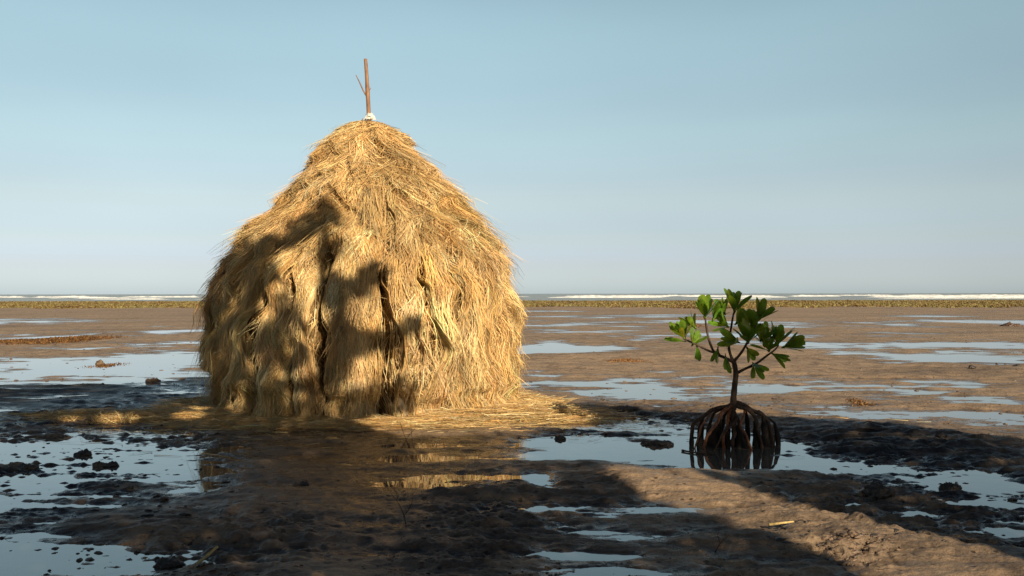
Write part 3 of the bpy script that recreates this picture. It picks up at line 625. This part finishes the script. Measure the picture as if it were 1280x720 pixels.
def build_mangrove():
    D = 9.85; base = np.array((at(916, 559)[0], D, 0.0)); off = base
    root = empty("mangrove_sapling", tuple(base)); tag(root, "young mangrove with glossy green leaves and arched prop roots in a puddle", "mangrove tree")
    def q(px, py, dy=0.0): return atd(px, py, D + dy) - off
    mb = MB(); P = smooth_path([q(916, 512), q(916.5, 498), q(918, 482), q(919.5, 467), q(917, 452)], 18); V, Fs = tube(P, np.linspace(.034, .024, 18) * (1 + .06 * np.sin(np.arange(18) * 2.2)), 10); mb.add(V, Fs)
    mb.build("trunk", M_mbark, root)
    rs = random.Random(5)
    def cluster(br, c, n, ax, L=.145, spread=.75, low=False):
        mb = MB(); n = n + 4 if n > 3 else n + 1; L = L * 1.0; spread *= .92; ax = np.array(ax, float); ax /= np.linalg.norm(ax)
        a1 = np.cross(ax, [0.2, 1, .1]); a1 /= np.linalg.norm(a1); a2 = np.cross(ax, a1)
        for i in range(n):
            az = 2 * np.pi * (i * .382 + rs.uniform(-.04, .04)); tl = spread * (0.35 + .75 * (i / max(n - 1, 1))) * rs.uniform(.85, 1.15)
            d = ax * math.cos(tl) + (a1 * math.cos(az) + a2 * math.sin(az)) * math.sin(tl)
            l = L * 1.42 * rs.uniform(.78, 1.15) * (.9 if i < 2 else 1); upv = ax - d * np.dot(ax, d) + np.array([0, 0, .15]) + 0.25 * np.array([rs.uniform(-1, 1), rs.uniform(-1, 1), 0])
            b = np.array(c) - ax * .015 + d * .012; V, Fs = leaf_geo(b, d, upv, l, l * rs.uniform(.31, .38), rs.uniform(-.03, .08), rs.uniform(.04, .22)); g = rs.uniform(.75, 1.25)
            mb.add(V, Fs, (g * rs.uniform(.85, 1.25) * (1.9 if rs.random() < .05 else 1), g, g))
            V, Fs = tube([np.array(c) - ax * .03, b + d * .012], [.005, .004], 5); mb.add(V, Fs, (1.1, .9, .8))
        mb.build("leaf_cluster", M_leaf, br)
    def branch(pts, r0, r1, cl):
        mb = MB(); P = smooth_path([q(*p) for p in pts], 14); V, Fs = tube(P, np.linspace(r0, r1, 14) * (1 + .08 * np.sin(np.arange(14) * 1.9)), 8); mb.add(V, Fs)
        br = mb.build("branch", M_mbark, root)
        for c in cl: cluster(br, q(*c[0]), *c[1:])
    branch([(917, 453, 0), (905, 447, -.04), (893, 441, -.08), (886, 425, -.1), (883, 410, -.1), (881.5, 398, -.1)], .017, .009,
           [((881, 396, -.1), 9, (-.08, -.25, 1), .155, .78), ((892, 399, -.05), 4, (.5, .1, .8), .13, .7), ((868, 409, -.06), 5, (-.5, .1, .6), .12, .8)])
    branch([(897, 443, -.06), (884, 438, -.12), (872, 432, -.14), (855, 424, -.12)], .012, .008,
           [((855, 422, -.12), 8, (-.35, -.1, .9), .14, .8), ((866, 430, -.12), 4, (.2, -.3, .5), .10, .9), ((854, 427, -.1), 2, (-1, -.1, .1), .13, .25), ((871, 433, -.12), 2, (0, -.3, -1), .115, .35)])
    branch([(905, 447, -.04), (899, 443, -.1), (897, 434, -.12)], .008, .006, [((897, 437, -.12), 2, (-.25, -.2, -1), .115, .5)])
    branch([(913, 452, -.04), (909, 451, -.09), (906, 446, -.12)], .007, .006, [((907, 446, -.12), 2, (.15, -.3, -1), .12, .35)])
    branch([(916.5, 453, 0), (911, 436, .03), (913, 415, .06), (917, 391, .05)], .016, .009,
           [((918, 389, .05), 9, (.0, -.2, 1), .16, .72), ((909, 408, -.05), 5, (-.7, -.5, .45), .125, .6), ((905, 391, .05), 4, (-.3, -.1, .5), .13, .9), ((921, 404, .05), 4, (.5, -.3, .5), .13, .8)])
    branch([(917, 452, 0), (925, 443, -.05), (932, 432, -.12), (942, 412, -.08), (947, 400, -.03)], .016, .008,
           [((935, 427, -.14), 9, (-.1, -.4, .9), .16, .85), ((941, 410, -.1), 7, (.1, -.2, .9), .15, .8), ((949, 399, -.04), 7, (.45, .1, .75), .15, .75), ((934, 436, -.12), 3, (.3, -.4, -.7), .12, .6), ((922, 428, -.1), 4, (-.8, -.4, .2), .13, .7), ((952, 424, -.05), 6, (.3, -.2, .7), .13, 1.0)])
    branch([(920, 467, 0), (932, 461, .0), (945, 455, -.02), (957, 446, -.03), (968, 438, -.02), (973, 432, 0)], .015, .008,
           [((972, 430, 0), 10, (.15, -.2, 1), .15, .85), ((980, 434, .02), 6, (.9, -.1, .35), .15, .55), ((961, 437, -.05), 5, (-.1, -.3, .8), .12, 1.0), ((966, 443, -.04), 3, (.8, -.3, -.5), .13, .5), ((942, 456, -.05), 4, (.2, -.5, -.5), .11, .9), ((955, 431, .08), 6, (-.1, .2, 1), .14, .9)])
    # arched prop roots; from each arch thick dark mud-caked drop roots hang down into the water
    def paddle(parent, top, foot, dy0, dy1, wd, m_=None):
        a_ = q(top[0], top[1], dy0); b_ = np.array([(foot[0] - 640) / F * (D + dy1), D + dy1, -.07]) - off
        P = smooth_path([a_, a_ * .62 + b_ * .38 + [np.sign(foot[0] - 916) * .012, 0, 0], b_], 16); tq = np.linspace(0, 1, 16); k = rs.uniform(0, 9)
        r_ = wd * .92 * np.interp(tq, [0, .1, .35, .7, .9, 1], [.2, .42, .8, 1.1, .95, .6]) * (1 + .10 * np.sin(tq * 17 + k))
        mb = MB(); V, Fs = tube(P, r_, 12, .7); ang = np.tile(np.linspace(0, 2 * np.pi, 12, endpoint=False), 16)
        mb.add(V, Fs); mb.build("drop_root", m_ or M_root, parent)
    def arch(pts, foot, r0, r1, m_, drops):
        P = [q(x_, y_, dy) for x_, y_, dy in pts]; dyf = pts[-1][2]; P.append(np.array([(foot[0] - 640) / F * (D + dyf), D + dyf, -.07]) - off)
        P = smooth_path(P, 26); tt = np.linspace(0, 1, 26); k = rs.uniform(0, 9)
        P = P + np.stack([np.sin(tt * 11 + k), np.cos(tt * 9 + k), .5 * np.sin(tt * 14 + k)], 1) * .011
        mb = MB(); V, Fs = tube(P, 1.3 * np.linspace(r0, r1, 26) * (1 + .09 * np.sin(tt * 33 + k)), 8); mb.add(V, Fs); pr = mb.build("prop_root", m_, root)
        for d in drops: paddle(pr, *d)
    arch([(912, 507, 0), (893, 512, -.01), (876, 522, -.02), (866, 533, -.02)], (861, 556), .017, .011, M_mbark, [((867, 531), (864, 553), -.02, -.02, .024), ((878, 522), (875, 555), -.03, -.03, .038)])
    arch([(913, 508, 0), (904, 515, -.08), (895, 528, -.16), (885, 545, -.20)], (877, 560), .015, .012, M_rootr, [((896, 526), (889, 558), -.14, -.10, .048), ((900, 519), (901, 559), -.08, -.05, .030)])
    arch([(914, 509, 0), (906, 520, .08), (902, 536, .14)], (901, 552), .013, .010, M_mbark, [((905, 522), (896, 552), .1, .16, .036)])
    arch([(913, 506, 0), (898, 513, .10), (887, 526, .18)], (883, 552), .014, .010, M_mbark, [((889, 523), (884, 551), .16, .18, .030)])
    arch([(916, 512, 0), (917.5, 535, -.12), (916, 550, -.22)], (916, 565), .020, .013, M_mbark, [((912, 522), (909, 560), -.05, -.12, .030)])
    arch([(917, 510, 0), (921, 526, -.12), (930, 542, -.24)], (937, 561), .016, .012, M_mbark, [((922, 531), (926, 560), -.14, -.18, .050), ((918, 540), (917, 561), -.05, -.1, .030)])
    arch([(914, 511, 0), (909, 528, -.10), (905, 545, -.2)], (904, 562), .013, .011, M_rootr, [])
    arch([(919, 506, 0), (934, 513, -.08), (945, 527, -.15), (949, 545, -.18)], (952, 561), .016, .012, M_mbark, [((943, 525), (945, 559), -.12, -.14, .044), ((932, 513), (933, 553), -.02, .08, .030)])
    arch([(920, 504, 0), (935, 510, -.02), (952, 519, -.05), (961, 533, -.08)], (970, 560), .017, .011, M_mbark, [((953, 520), (957, 558), -.06, -.08, .048), ((960, 528), (965, 556), .02, .02, .030)])
    arch([(946, 515, .02), (958, 521, .05), (969, 534, .06)], (977, 556), .011, .009, M_mbark, [((967, 528), (973, 554), .05, .05, .030)])
    arch([(921, 522, -.10), (912, 534, -.20), (900, 546, -.30)], (891, 563), .009, .007, M_mbark, [])
    arch([(930, 513, -.05), (926, 530, -.18), (932, 546, -.30)], (944, 563), .010, .007, M_rootr, [])
    arch([(886, 518, -.02), (878, 532, -.14), (872, 546, -.2)], (868, 560), .008, .006, M_rootr, [])
    mb = MB()
    V, Fs = tube(smooth_path([q(916, 516), q(917, 530, .02), q(918, 562, .04)], 10), np.linspace(.03, .026, 10), 8); mb.add(V, Fs); mb.build("tap_root", M_mbark, root)
build_mangrove()
# small sticks lying in the shallow water by the roots
def stick(pts, r, m, name, label, cat, group=None, thick_end=1.0, colr=None):
    P = smooth_path(pts, 12); c = P.mean(axis=0); mb = MB(); V, Fs = tube(P, np.linspace(r, r * .6 * thick_end, 12) * (1 + .1 * np.sin(np.arange(12) * 2.0)), 7); mb.add(V, Fs, colr)
    o = mb.build(name, m, None, off=c); o.location = c; return tag(o, label, cat, group)
def gz(px, py, dz=.01):
    p = at(px, py); g = float(ground(np.array([p[0]]), np.array([p[1]]))[0]); p = at(px, py, max(g, 0) + dz); return p
stick([gz(852, 563), gz(868, 566), gz(892, 568)], .010, M_mbark, "stick", "thin dark stick lying in water at left of mangrove roots", "stick")
stick([gz(958, 550), gz(976, 548), gz(996, 549)], .013, M_mbark, "stick", "dark stick lying at right of mangrove roots", "stick")
M_reed = bark_material("dry_reed", (.38, .26, .09), (.62, .47, .20), 60, .5)
stick([gz(238, 709, .02), gz(255, 697, .03), gz(272, 682, .04)], .012, M_reed, "reed_stalk", "yellow reed stalk lying on dark mud in the left foreground", "reed stalk")
stick([gz(960, 656, .012), gz(975, 654, .018), gz(991, 652, .02)], .009, M_reed, "reed_stalk", "short pale yellow reed stalk lying on the sunlit brown mud", "reed stalk")
stick([gz(1070, 537, .01), gz(1100, 536, .02), gz(1114, 535, .01)], .012, M_mbark, "stick", "brown stick lying beside the right hand pool", "stick")
def twig(name, label, pts_list, r):
    mb = MB(); c = np.array(pts_list[0][0])
    for k, pts in enumerate(pts_list):
        V, Fs = tube(smooth_path(pts, 9), np.linspace(r * (1 if k == 0 else .7), r * .3, 9), 5); mb.add(V, Fs)
    o = mb.build(name, M_mbark, None, off=c); o.location = c; tag(o, label, "twig")
b = gz(508, 662, 0); twig("bare_twig", "thin bare forked twig standing in the foreground mud before the haystack", [[b, b + [-.03, 0, .13], b + [-.13, .02, .27]], [b + [-.02, 0, .08], b + [.03, .02, .16], b + [.035, .03, .22]], [b + [-.06, .0, .18], b + [-.06, .0, .22], b + [-.10, .0, .30]]], .004)
b = gz(512, 560, 0); twig("bare_twig", "thin crossed bare twigs standing just below the haystack foot", [[b, b + [-.05, 0, .12], b + [-.10, .02, .26]], [b + [-.08, 0, 0], b + [-.01, .02, .12], b + [.06, .03, .20]], [b + [.04, 0, 0], b + [.02, .0, .12], b + [.01, .0, .24]]], .004)
b = gz(893, 690, 0); twig("bare_twig", "tiny bent twig in the shadow edge at bottom right of centre", [[b, b + [.03, 0, .05], b + [.09, .02, .10]], [b + [.03, 0, .05], b + [.02, .02, .09], b + [.03, .03, .11]]], .004)

# ------------------------------------------------------------------ weed bank along the shore and weed heaps on the flat
def weed_field(name, label, xs, ys, cols, hgt, wid, kind="stuff", cat="seaweed", base_z=None, m_=M_weed):
    n = len(xs); a = rng.uniform(0, 2 * np.pi, n); L = rng.uniform(.5, 1.4, n) * hgt; t = np.linspace(0, 1, 4)[None, :]; el = rng.uniform(.15, 1.35, n)
    g = ground(xs, ys, np.full(n, .3)) if base_z is None else base_z
    P = np.stack([xs[:, None] + (np.cos(a) * np.cos(el) * L)[:, None] * t, ys[:, None] + (np.sin(a) * np.cos(el) * L)[:, None] * t, g[:, None] - .02 + (L * np.sin(el))[:, None] * (t - .35 * t ** 2)], -1)
    V, Q, cc = ribbons(P, rng.uniform(.6, 1.4, n) * wid, cols); c = V.mean(axis=0); c[2] = 0
    o = mesh_np(name, V - c, Q, m_, smooth=False, colr=cc, loc=tuple(c)); return tag(o, label, cat, kind=kind)
n = 120000
yy = 92 + 96 * rng.uniform(0, 1, n) ** 1.3; xx = rng.uniform(-.62, .62, n) * yy
cn = noise(xx / 5, yy / 7, 61) + .7 * noise(xx / 1.5, yy / 3, 62); keep = (noise(xx / 9, yy / 4, 63) > -.6) & (yy > 98 + 9 * noise(xx / 14, xx * 0, 64) + 4 * noise(xx / 4, xx * 0, 65)); xx, yy, cn = xx[keep], yy[keep], cn[keep]; n = len(xx)
pal = np.array([(.10, .055, .022), (.20, .13, .045), (.24, .17, .06), (.19, .16, .05), (.25, .20, .08)]); idx = np.clip(((cn + .9) / 1.8 * 5 + rng.normal(0, .8, n)), 0, 4).astype(int)
weed_field("seaweed", "long low bank of olive and brown seaweed along the far shore", xx, yy, pal[idx] * rng.uniform(.7, 1.3, (n, 1)), .28, .16)
def heap(px0, px1, py0, py1, n, hgt, cols, label, name="seaweed_heap", wid=.02):
    b_ = blob(px0, px1, py0, py1, 1); x = b_[0] + b_[2] * rng.normal(0, .42, n).clip(-1, 1); y = b_[1] + b_[3] * rng.normal(0, .42, n).clip(-1, 1)
    q_ = ((x - b_[0]) / b_[2]) ** 2 + ((y - b_[1]) / b_[3]) ** 2; g = ground(x, y, np.full(n, .2)).clip(0) + hgt * .8 * np.exp(-q_ * 2) * rng.uniform(0, 1, n) * (.5 + .5 * noise(x * 2, y * 2, 66).clip(-1, 1) + .3)
    c = np.array(cols)[rng.integers(0, len(cols), n)] * rng.uniform(.6, 1.4, (n, 1))
    return weed_field(name, label, x, y, c, hgt * .8, wid, "stuff", "seaweed", g)
BR = [(.16, .075, .025), (.24, .12, .035), (.09, .045, .02)]
heap(48, 122, 421, 432, 5000, .14, BR, "large heap of rusty brown seaweed on the left flat", wid=.03)
heap(-20, 52, 424, 431, 2500, .09, BR, "thin strip of brown seaweed at the left edge of the flat", wid=.03)
heap(110, 160, 452, 460, 700, .05, BR, "small brown weed scrap in the left bright pool", wid=.02)
heap(745, 822, 452, 459, 1500, .05, [(.30, .15, .05), (.2, .1, .04)], "scattered orange brown weed line between haystack and mangrove", wid=.02)
heap(1050, 1100, 500, 512, 700, .04, BR, "small brown weed patch beside the right hand pools", wid=.02)
heap(845, 880, 405, 411, 500, .10, BR, "dark weed lump on the flat behind the mangrove crown", wid=.03)

# ------------------------------------------------------------------ clods of mud
def clod_material():
    m, n, p, out = mat("mud_clod"); geo = n.nodes.new("ShaderNodeNewGeometry"); t = noise_node(n, geo.outputs['Position'], 25, 6, .7)
    a = N(n, "ShaderNodeVertexColor", layer_name="Col"); r = ramp(n, t.outputs[0], [(.3, (.55, .55, .55)), (.7, (1.3, 1.25, 1.2))])
    mx = N(n, "ShaderNodeMixRGB", blend_type='MULTIPLY'); mx.inputs[0].default_value = 1; n.links.new(a.outputs[0], mx.inputs[1]); n.links.new(r.outputs[0], mx.inputs[2])
    n.links.new(mx.outputs[0], p.inputs['Base Color']); p.inputs['Roughness'].default_value = .5; bump(n, t.outputs[0], p, .7, .01); return m
M_clod = clod_material()
import bmesh
def ico(sub):
    bm = bmesh.new(); bmesh.ops.create_icosphere(bm, subdivisions=sub, radius=1); V = np.array([v.co[:] for v in bm.verts]); Fq = np.array([[v.index for v in f.verts] for f in bm.faces]); bm.free(); return V, Fq
I1, I3 = ico(2), ico(4)
DARK, TAN_ = (.045, .036, .032), (.17, .115, .078)
def clod(px, py, wpx, hpx, label, c=DARK, lumps=5, grp="mud clods on the flat"):
    p = gz(px, py, 0); s = wpx / F * p[1] / 2; hz = hpx / F * p[1]; V, Fq = I3; Vs, Fs, n0 = [], [], 0
    rs = np.random.default_rng(int(px * 7 + py))
    for k in range(lumps):
        o = np.array([rs.uniform(-.65, .65) * s, rs.uniform(-.4, .4) * s, 0]) if k else np.zeros(3); sc_ = rs.uniform(.35, .6) if k else .75
        v = V.copy(); nn = 1 + .35 * noise(v[:, 0] * 1.7 + k * 9, v[:, 1] * 1.7 + v[:, 2] * 1.3, 5) + .22 * noise(v[:, 0] * 4 + v[:, 2] * 3, v[:, 1] * 4 + k, 6) + .12 * noise(v[:, 0] * 9 + v[:, 2] * 7, v[:, 1] * 9, 7)
        v = v * nn[:, None] * [s * sc_, s * sc_ * .8, hz * rs.uniform(.55, .95)] + o; v[:, 2] = np.maximum(v[:, 2], -.03); Vs.append(v); Fs.append(Fq + n0); n0 += len(v)
    Vv = np.concatenate(Vs); return tag(mesh_np("mud_clod", Vv, np.concatenate(Fs), M_clod, colr=np.tile(c, (len(Vv), 1)), loc=tuple(p)), label, "mud clod", grp)
clod(1115, 541, 20, 6, "dark mud clod at the right pool edge, right of the mangrove roots"); clod(1176, 546, 14, 5, "small pointed dark clod on the shadow edge at right")
clod(1098, 618, 40, 13, "largest black mud clod in the right foreground pool"); clod(1188, 613, 26, 9, "rounded black clod right of the largest clod")
clod(1262, 409, 26, 6, "brown mud lump far out near the right edge", (.10, .06, .04)); clod(850, 408, 12, 4, "tiny brown lump on the far flat left of the leaves", (.12, .07, .045))
clod(104, 568, 26, 7, "upper black clod in the left foreground water"); clod(36, 586, 26, 7, "black clod near the left edge of the foreground"); clod(132, 582, 30, 6, "lower flat black clod in the left foreground water")
clod(785, 512, 34, 5, "long dark mud crumb right of the straw litter", lumps=7); clod(822, 556, 40, 6, "dark mud island in the water left of the mangrove", lumps=8); clod(700, 549, 16, 5, "small dark clod below the right end of the straw")
clod(375, 606, 20, 4, "small black flake on smooth mud below the haystack"); clod(125, 454, 14, 5, "brown lump standing in the bright left pool", (.14, .09, .05)); clod(192, 477, 22, 5, "brown lump on the mud left of the haystack", (.16, .10, .06)); clod(215, 706, 40, 9, "wide black clod at the bottom left edge", lumps=7)
clod(1215, 460, 10, 3, "tiny dark clod on the right flat below the pools"); clod(1270, 460, 14, 4, "dark clod at the right edge below the pools"); clod(640, 300 + 305, 14, 3, "dark crumb by the small bright foreground puddle")
# crumbs (uncountable)
def crumbs():
    V0, F0 = I1; V0 = V0 * (1 + .45 * noise(V0[:, 0] * 1.6, V0[:, 1] * 1.6 + V0[:, 2], 5) + .3 * noise(V0[:, 0] * 4, V0[:, 2] * 4, 6))[:, None]; xs, ys, ss, cs = [], [], [], []
    def sca(px0, px1, py0, py1, n, s0, s1, c):
        px = rng.uniform(px0, px1, n); py = rng.uniform(py0, py1, n); d = CAM_H * F / (py - HY); x = (px - 640) / F * d
        k = noise(x / .5, d / .4, 88) + .5 * noise(x / .15, d / .12, 89) > rng.uniform(-.2, .6, n); x, d = x[k], d[k]
        xs.append(x); ys.append(d); ss.append(s0 + (s1 - s0) * rng.uniform(0, 1, len(x)) ** 3); cs.append(np.tile(c, (len(x), 1)) * rng.uniform(.6, 1.3, (len(x), 1)))
    sca(-40, 290, 490, 760, 2600, .003, .022, DARK); sca(640, 1000, 500, 548, 1100, .004, .022, DARK); sca(960, 1320, 540, 690, 2300, .003, .020, DARK)
    sca(480, 720, 600, 760, 2600, .002, .012, (.07, .05, .04)); sca(280, 500, 600, 760, 1000, .002, .008, DARK)
    sca(1030, 1135, 678, 712, 900, .004, .020, (.13, .085, .055)); sca(860, 1030, 690, 730, 500, .003, .010, (.13, .085, .055)); sca(750, 1200, 590, 740, 2200, .002, .007, (.13, .09, .06))
    sca(640, 1320, 400, 540, 2500, .004, .025, (.12, .08, .055)); sca(-40, 262, 400, 490, 1000, .004, .025, (.12, .08, .055))
    x = np.concatenate(xs); y = np.concatenate(ys); s = np.concatenate(ss); c = np.concatenate(cs); n = len(x); g = ground(x, y, np.full(n, .03)).clip(-.005)
    sc_ = s[:, None, None] * rng.uniform(.5, 1.5, (n, 1, 3)) * np.array([1.25, 1.0, .55]); V = V0[None] * sc_ * rng.uniform(.82, 1.18, (n, len(V0), 1)); V = V + np.stack([x, y, g + s * .1], -1)[:, None, :]
    Q = (F0[None] + (np.arange(n) * len(V0))[:, None, None]).reshape(-1, 3)
    tag(mesh_np("mud_crumbs", V.reshape(-1, 3), Q, M_clod, smooth=False, colr=np.repeat(c, len(V0), axis=0)), "loose dark mud crumbs strewn over the wet flat", "mud", kind="stuff")
crumbs()

# ------------------------------------------------------------------ shade trees standing behind the viewer (their shadows reach into the view)
# u: across the light, H: height of the light ray above ground at s = 0, s: along the light
def htop(u):
    return np.interp(u, [-8, -4, -1.3, 0, 1.6, 1.8, 2.25, 2.6, 2.85, 3.3, 4.5, 5.2, 5.6, 5.95, 6.15, 7.2, 8.0, 8.8, 9.6, 12, 16],
                        [7.0, 7.8, 8.2, 7.9, 7.7, 7.8, 7.5, 6.1, 5.1, 4.22, 4.03, 4.08, 4.2, 4.5, 5.0, 4.4, 3.9, 2.9, 2.6, 2.4, 2.0])
FING = [(2.45, 7.25, .24, .20), (2.8, 7.38, .24, .22), (3.06, 7.55, .13, .28), (2.97, 6.9, .13, .22), (2.97, 6.3, .15, .38), (2.98, 5.6, .15, .45), (3.2, 6.30, .16, .17), (3.42, 6.50, .18, .16),
        (3.2, 5.62, .20, .17), (3.5, 5.68, .22, .17), (3.78, 5.76, .13, .13), (3.2, 4.95, .22, .20), (3.5, 5.0, .25, .20), (3.8, 4.95, .15, .15), (2.6, 5.95, .12, .16), (2.33, 6.5, .10, .5)]
HOLE = [(.70, 5.33, .24, .14), (.2, 5.40, .13, .09), (1.45, 5.25, .18, .10), (4.35, 2.6, .45, .55), (4.4, 1.6, .52, .85), (4.9, 2.9, .12, .10),
        (2.30, 6.35, .075, .22), (2.12, 5.75, .05, .10), (2.62, 5.45, .09, .10), (1.98, 5.95, .04, .10), (2.42, 5.50, .05, .07),
        (3.95, 3.55, .12, .06), (5.15, .9, .35, .45)]
def in_shade(u, H):
    e = .10 * noise(u * 3, H * 3, 101) + .06 * noise(u * 9, H * 9, 102)
    k = (H < htop(u) + e) & (H > -0.6 + .5 * noise(u * .8, u * 0, 104))
    for a, b_, ra, rb in FING: k |= ((u - a) / ra) ** 2 + ((H - b_) / rb) ** 2 < 1 + e * 5 + .5 * noise(u * 7, H * 7, 103)
    k &= ~((u > 1.5) & (u < 2.75) & (H > 5.15) & (H < 7.0) & (noise(u * 4.2, H * 3.0, 108) + .4 * noise(u * 9, H * 8, 109) > .42))
    for a, b_, ra, rb in HOLE: k &= ((u - a) / ra) ** 2 + ((H - b_) / rb) ** 2 > 1 + e * 3
    return k
def uw(u, H, s):                              # -> world
    return np.stack([.9075 * u - .42 * s, .42 * u + .9075 * s, H - s * TAN], -1)
M_tleaf = leaf_material("shade_tree_leaf", (.03, .06, .015), (.06, .11, .03), (.12, .2, .02), .2)
M_tbark = bark_material("shade_tree_bark", (.05, .035, .025), (.14, .10, .07), 12, .8)
def shade_trees():
    bounds = [(-6.5, -1.8), (-1.8, 2.2), (2.2, 5.4), (5.4, 11.5)]
    labs = ["leafy shade tree standing farthest left behind the viewer", "tallest leafy shade tree standing behind the viewer", "shade tree with loose finger like boughs behind the viewer", "low spreading shade tree behind the viewer at right"]
    for (u0, u1), lab in zip(bounds, labs):
        area = (u1 - u0) * 9; n = int(area * 2100); u = rng.uniform(u0, u1, n); H = rng.uniform(-.6, 9, n); k = in_shade(u, H); u, H = u[k], H[k]
        n = len(u); s = -5.6 + 1.2 * np.tanh(noise(u * 1.2, H * 1.2, 105) * 2) + rng.normal(0, .35, n); s = np.clip(s, -8, -3.6)
        c = uw(u, H, s); a = rng.normal(size=(n, 3)); a[:, 2] *= .6; a /= np.linalg.norm(a, axis=1)[:, None]; b_ = np.cross(a, rng.normal(size=(n, 3))); b_ /= np.linalg.norm(b_, axis=1)[:, None]
        L = rng.uniform(.045, .08, n)[:, None]; W = L * .45
        V = np.stack([c - a * L, c + b_ * W, c + a * L, c - b_ * W], 1)
        uc = 2.5 if u0 == 2.2 else (u0 + u1) / 2; foot = uw(np.array([uc]), np.array([0.0]), np.array([-5.8]))[0]; gzv = float(ground(foot[:1], foot[1:2])[0]); foot[2] = gzv
        t = empty("shade_tree", tuple(foot)); tag(t, lab, "tree", "shade trees behind the viewer")
        g = rng.uniform(.7, 1.3, (n, 1)) * np.ones((1, 3))
        mesh_np("crown", V.reshape(-1, 3) - foot, np.arange(n * 4).reshape(-1, 4), M_tleaf, t, smooth=False, colr=np.repeat(g, 4, axis=0))
        mb = MB(); top = foot + np.array([.2, .1, 2.4 + .5]); V_, F_ = tube(smooth_path([foot - [0, 0, .2], foot + [.1, 0, 1.4], top], 10) - foot, np.linspace(.24, .17, 10), 10); mb.add(V_, F_)
        mb.build("trunk", M_tbark, t)
        for q in range(11):
            i = rng.integers(0, n); e = c[i] - foot; tp = top - foot; hn = math.hypot(e[0] - tp[0], e[1] - tp[1])
            if e[2] < 3.2 or (u0 == 2.2 and (u[i] > 3.6 or H[i] < 3.5)): continue
            mb = MB(); V_, F_ = tube(smooth_path([tp - [0, 0, .1], tp * .5 + e * .5 + [0, 0, .25], e], 9), np.linspace(.10, .02, 9), 7); mb.add(V_, F_); mb.build("limb", M_tbark, t)
shade_trees()
def sky_block_trees():                                   # unseen trees added beside the sun's path to cut sky light from behind
    for k, (u, s, zt, w_, lab) in enumerate([(-6.5, -5, 15, 3.6, "tall broad tree added at left behind the viewer to block sky light"), (-13, -3, 16, 4.2, "very tall round tree added far left behind the viewer to block sky light"), (-19, 3, 14, 4.0, "dark round tree added at the far left outside the view to block sky light"),
                                         (15, -9, 7.5, 3.4, "rounded bushy tree added at right behind the viewer to block sky light"), (21, -8, 9, 3.8, "rounded broad tree added far right behind the viewer to block sky light")]):
        c = uw(np.array([u * 1.0]), np.array([0.0]), np.array([s * 1.0]))[0]; foot = np.array([c[0], c[1], float(ground(c[:1], c[1:2])[0])])
        t = empty("shade_tree", tuple(foot)); tag(t, lab, "tree", "shade trees behind the viewer")
        n = 26000; d = rng.normal(size=(n, 3)); d /= np.linalg.norm(d, axis=1)[:, None]; rr = rng.uniform(.55, 1, n) ** .5
        rr = rr * (1 + .22 * noise(d[:, 0] * 2.5 + k, d[:, 2] * 2.5, 120) + .1 * noise(d[:, 1] * 6, d[:, 2] * 6 + k, 121)); P = d * rr[:, None] * [w_, w_, (zt - 1.5) / 2] + [0, 0, (zt + 1.5) / 2]
        a = rng.normal(size=(n, 3)); a /= np.linalg.norm(a, axis=1)[:, None]; b_ = np.cross(a, rng.normal(size=(n, 3))); b_ /= np.linalg.norm(b_, axis=1)[:, None]; L = rng.uniform(.10, .18, n)[:, None]
        V = np.stack([P - a * L, P + b_ * L * .45, P + a * L, P - b_ * L * .45], 1).reshape(-1, 3); g = rng.uniform(.7, 1.3, (n, 1)) * np.ones((1, 3))
        mesh_np("crown", V, np.arange(n * 4).reshape(-1, 4), M_tleaf, t, smooth=False, colr=np.repeat(g, 4, axis=0))
        mb = MB(); V_, F_ = tube(smooth_path([[0, 0, -.2], [.1, 0, zt * .3], [-.1, .1, zt * .6]], 10), np.linspace(.3, .12, 10), 10); mb.add(V_, F_); mb.build("trunk", M_tbark, t)
        for q in range(6):
            a_ = q * 1.05; mb = MB(); V_, F_ = tube(smooth_path([[0, 0, zt * .3], [math.cos(a_) * w_ * .4, math.sin(a_) * w_ * .4, zt * .5], [math.cos(a_) * w_ * .75, math.sin(a_) * w_ * .75, zt * .65]], 8), np.linspace(.14, .03, 8), 7); mb.add(V_, F_); mb.build("limb", M_tbark, t)
sky_block_trees()
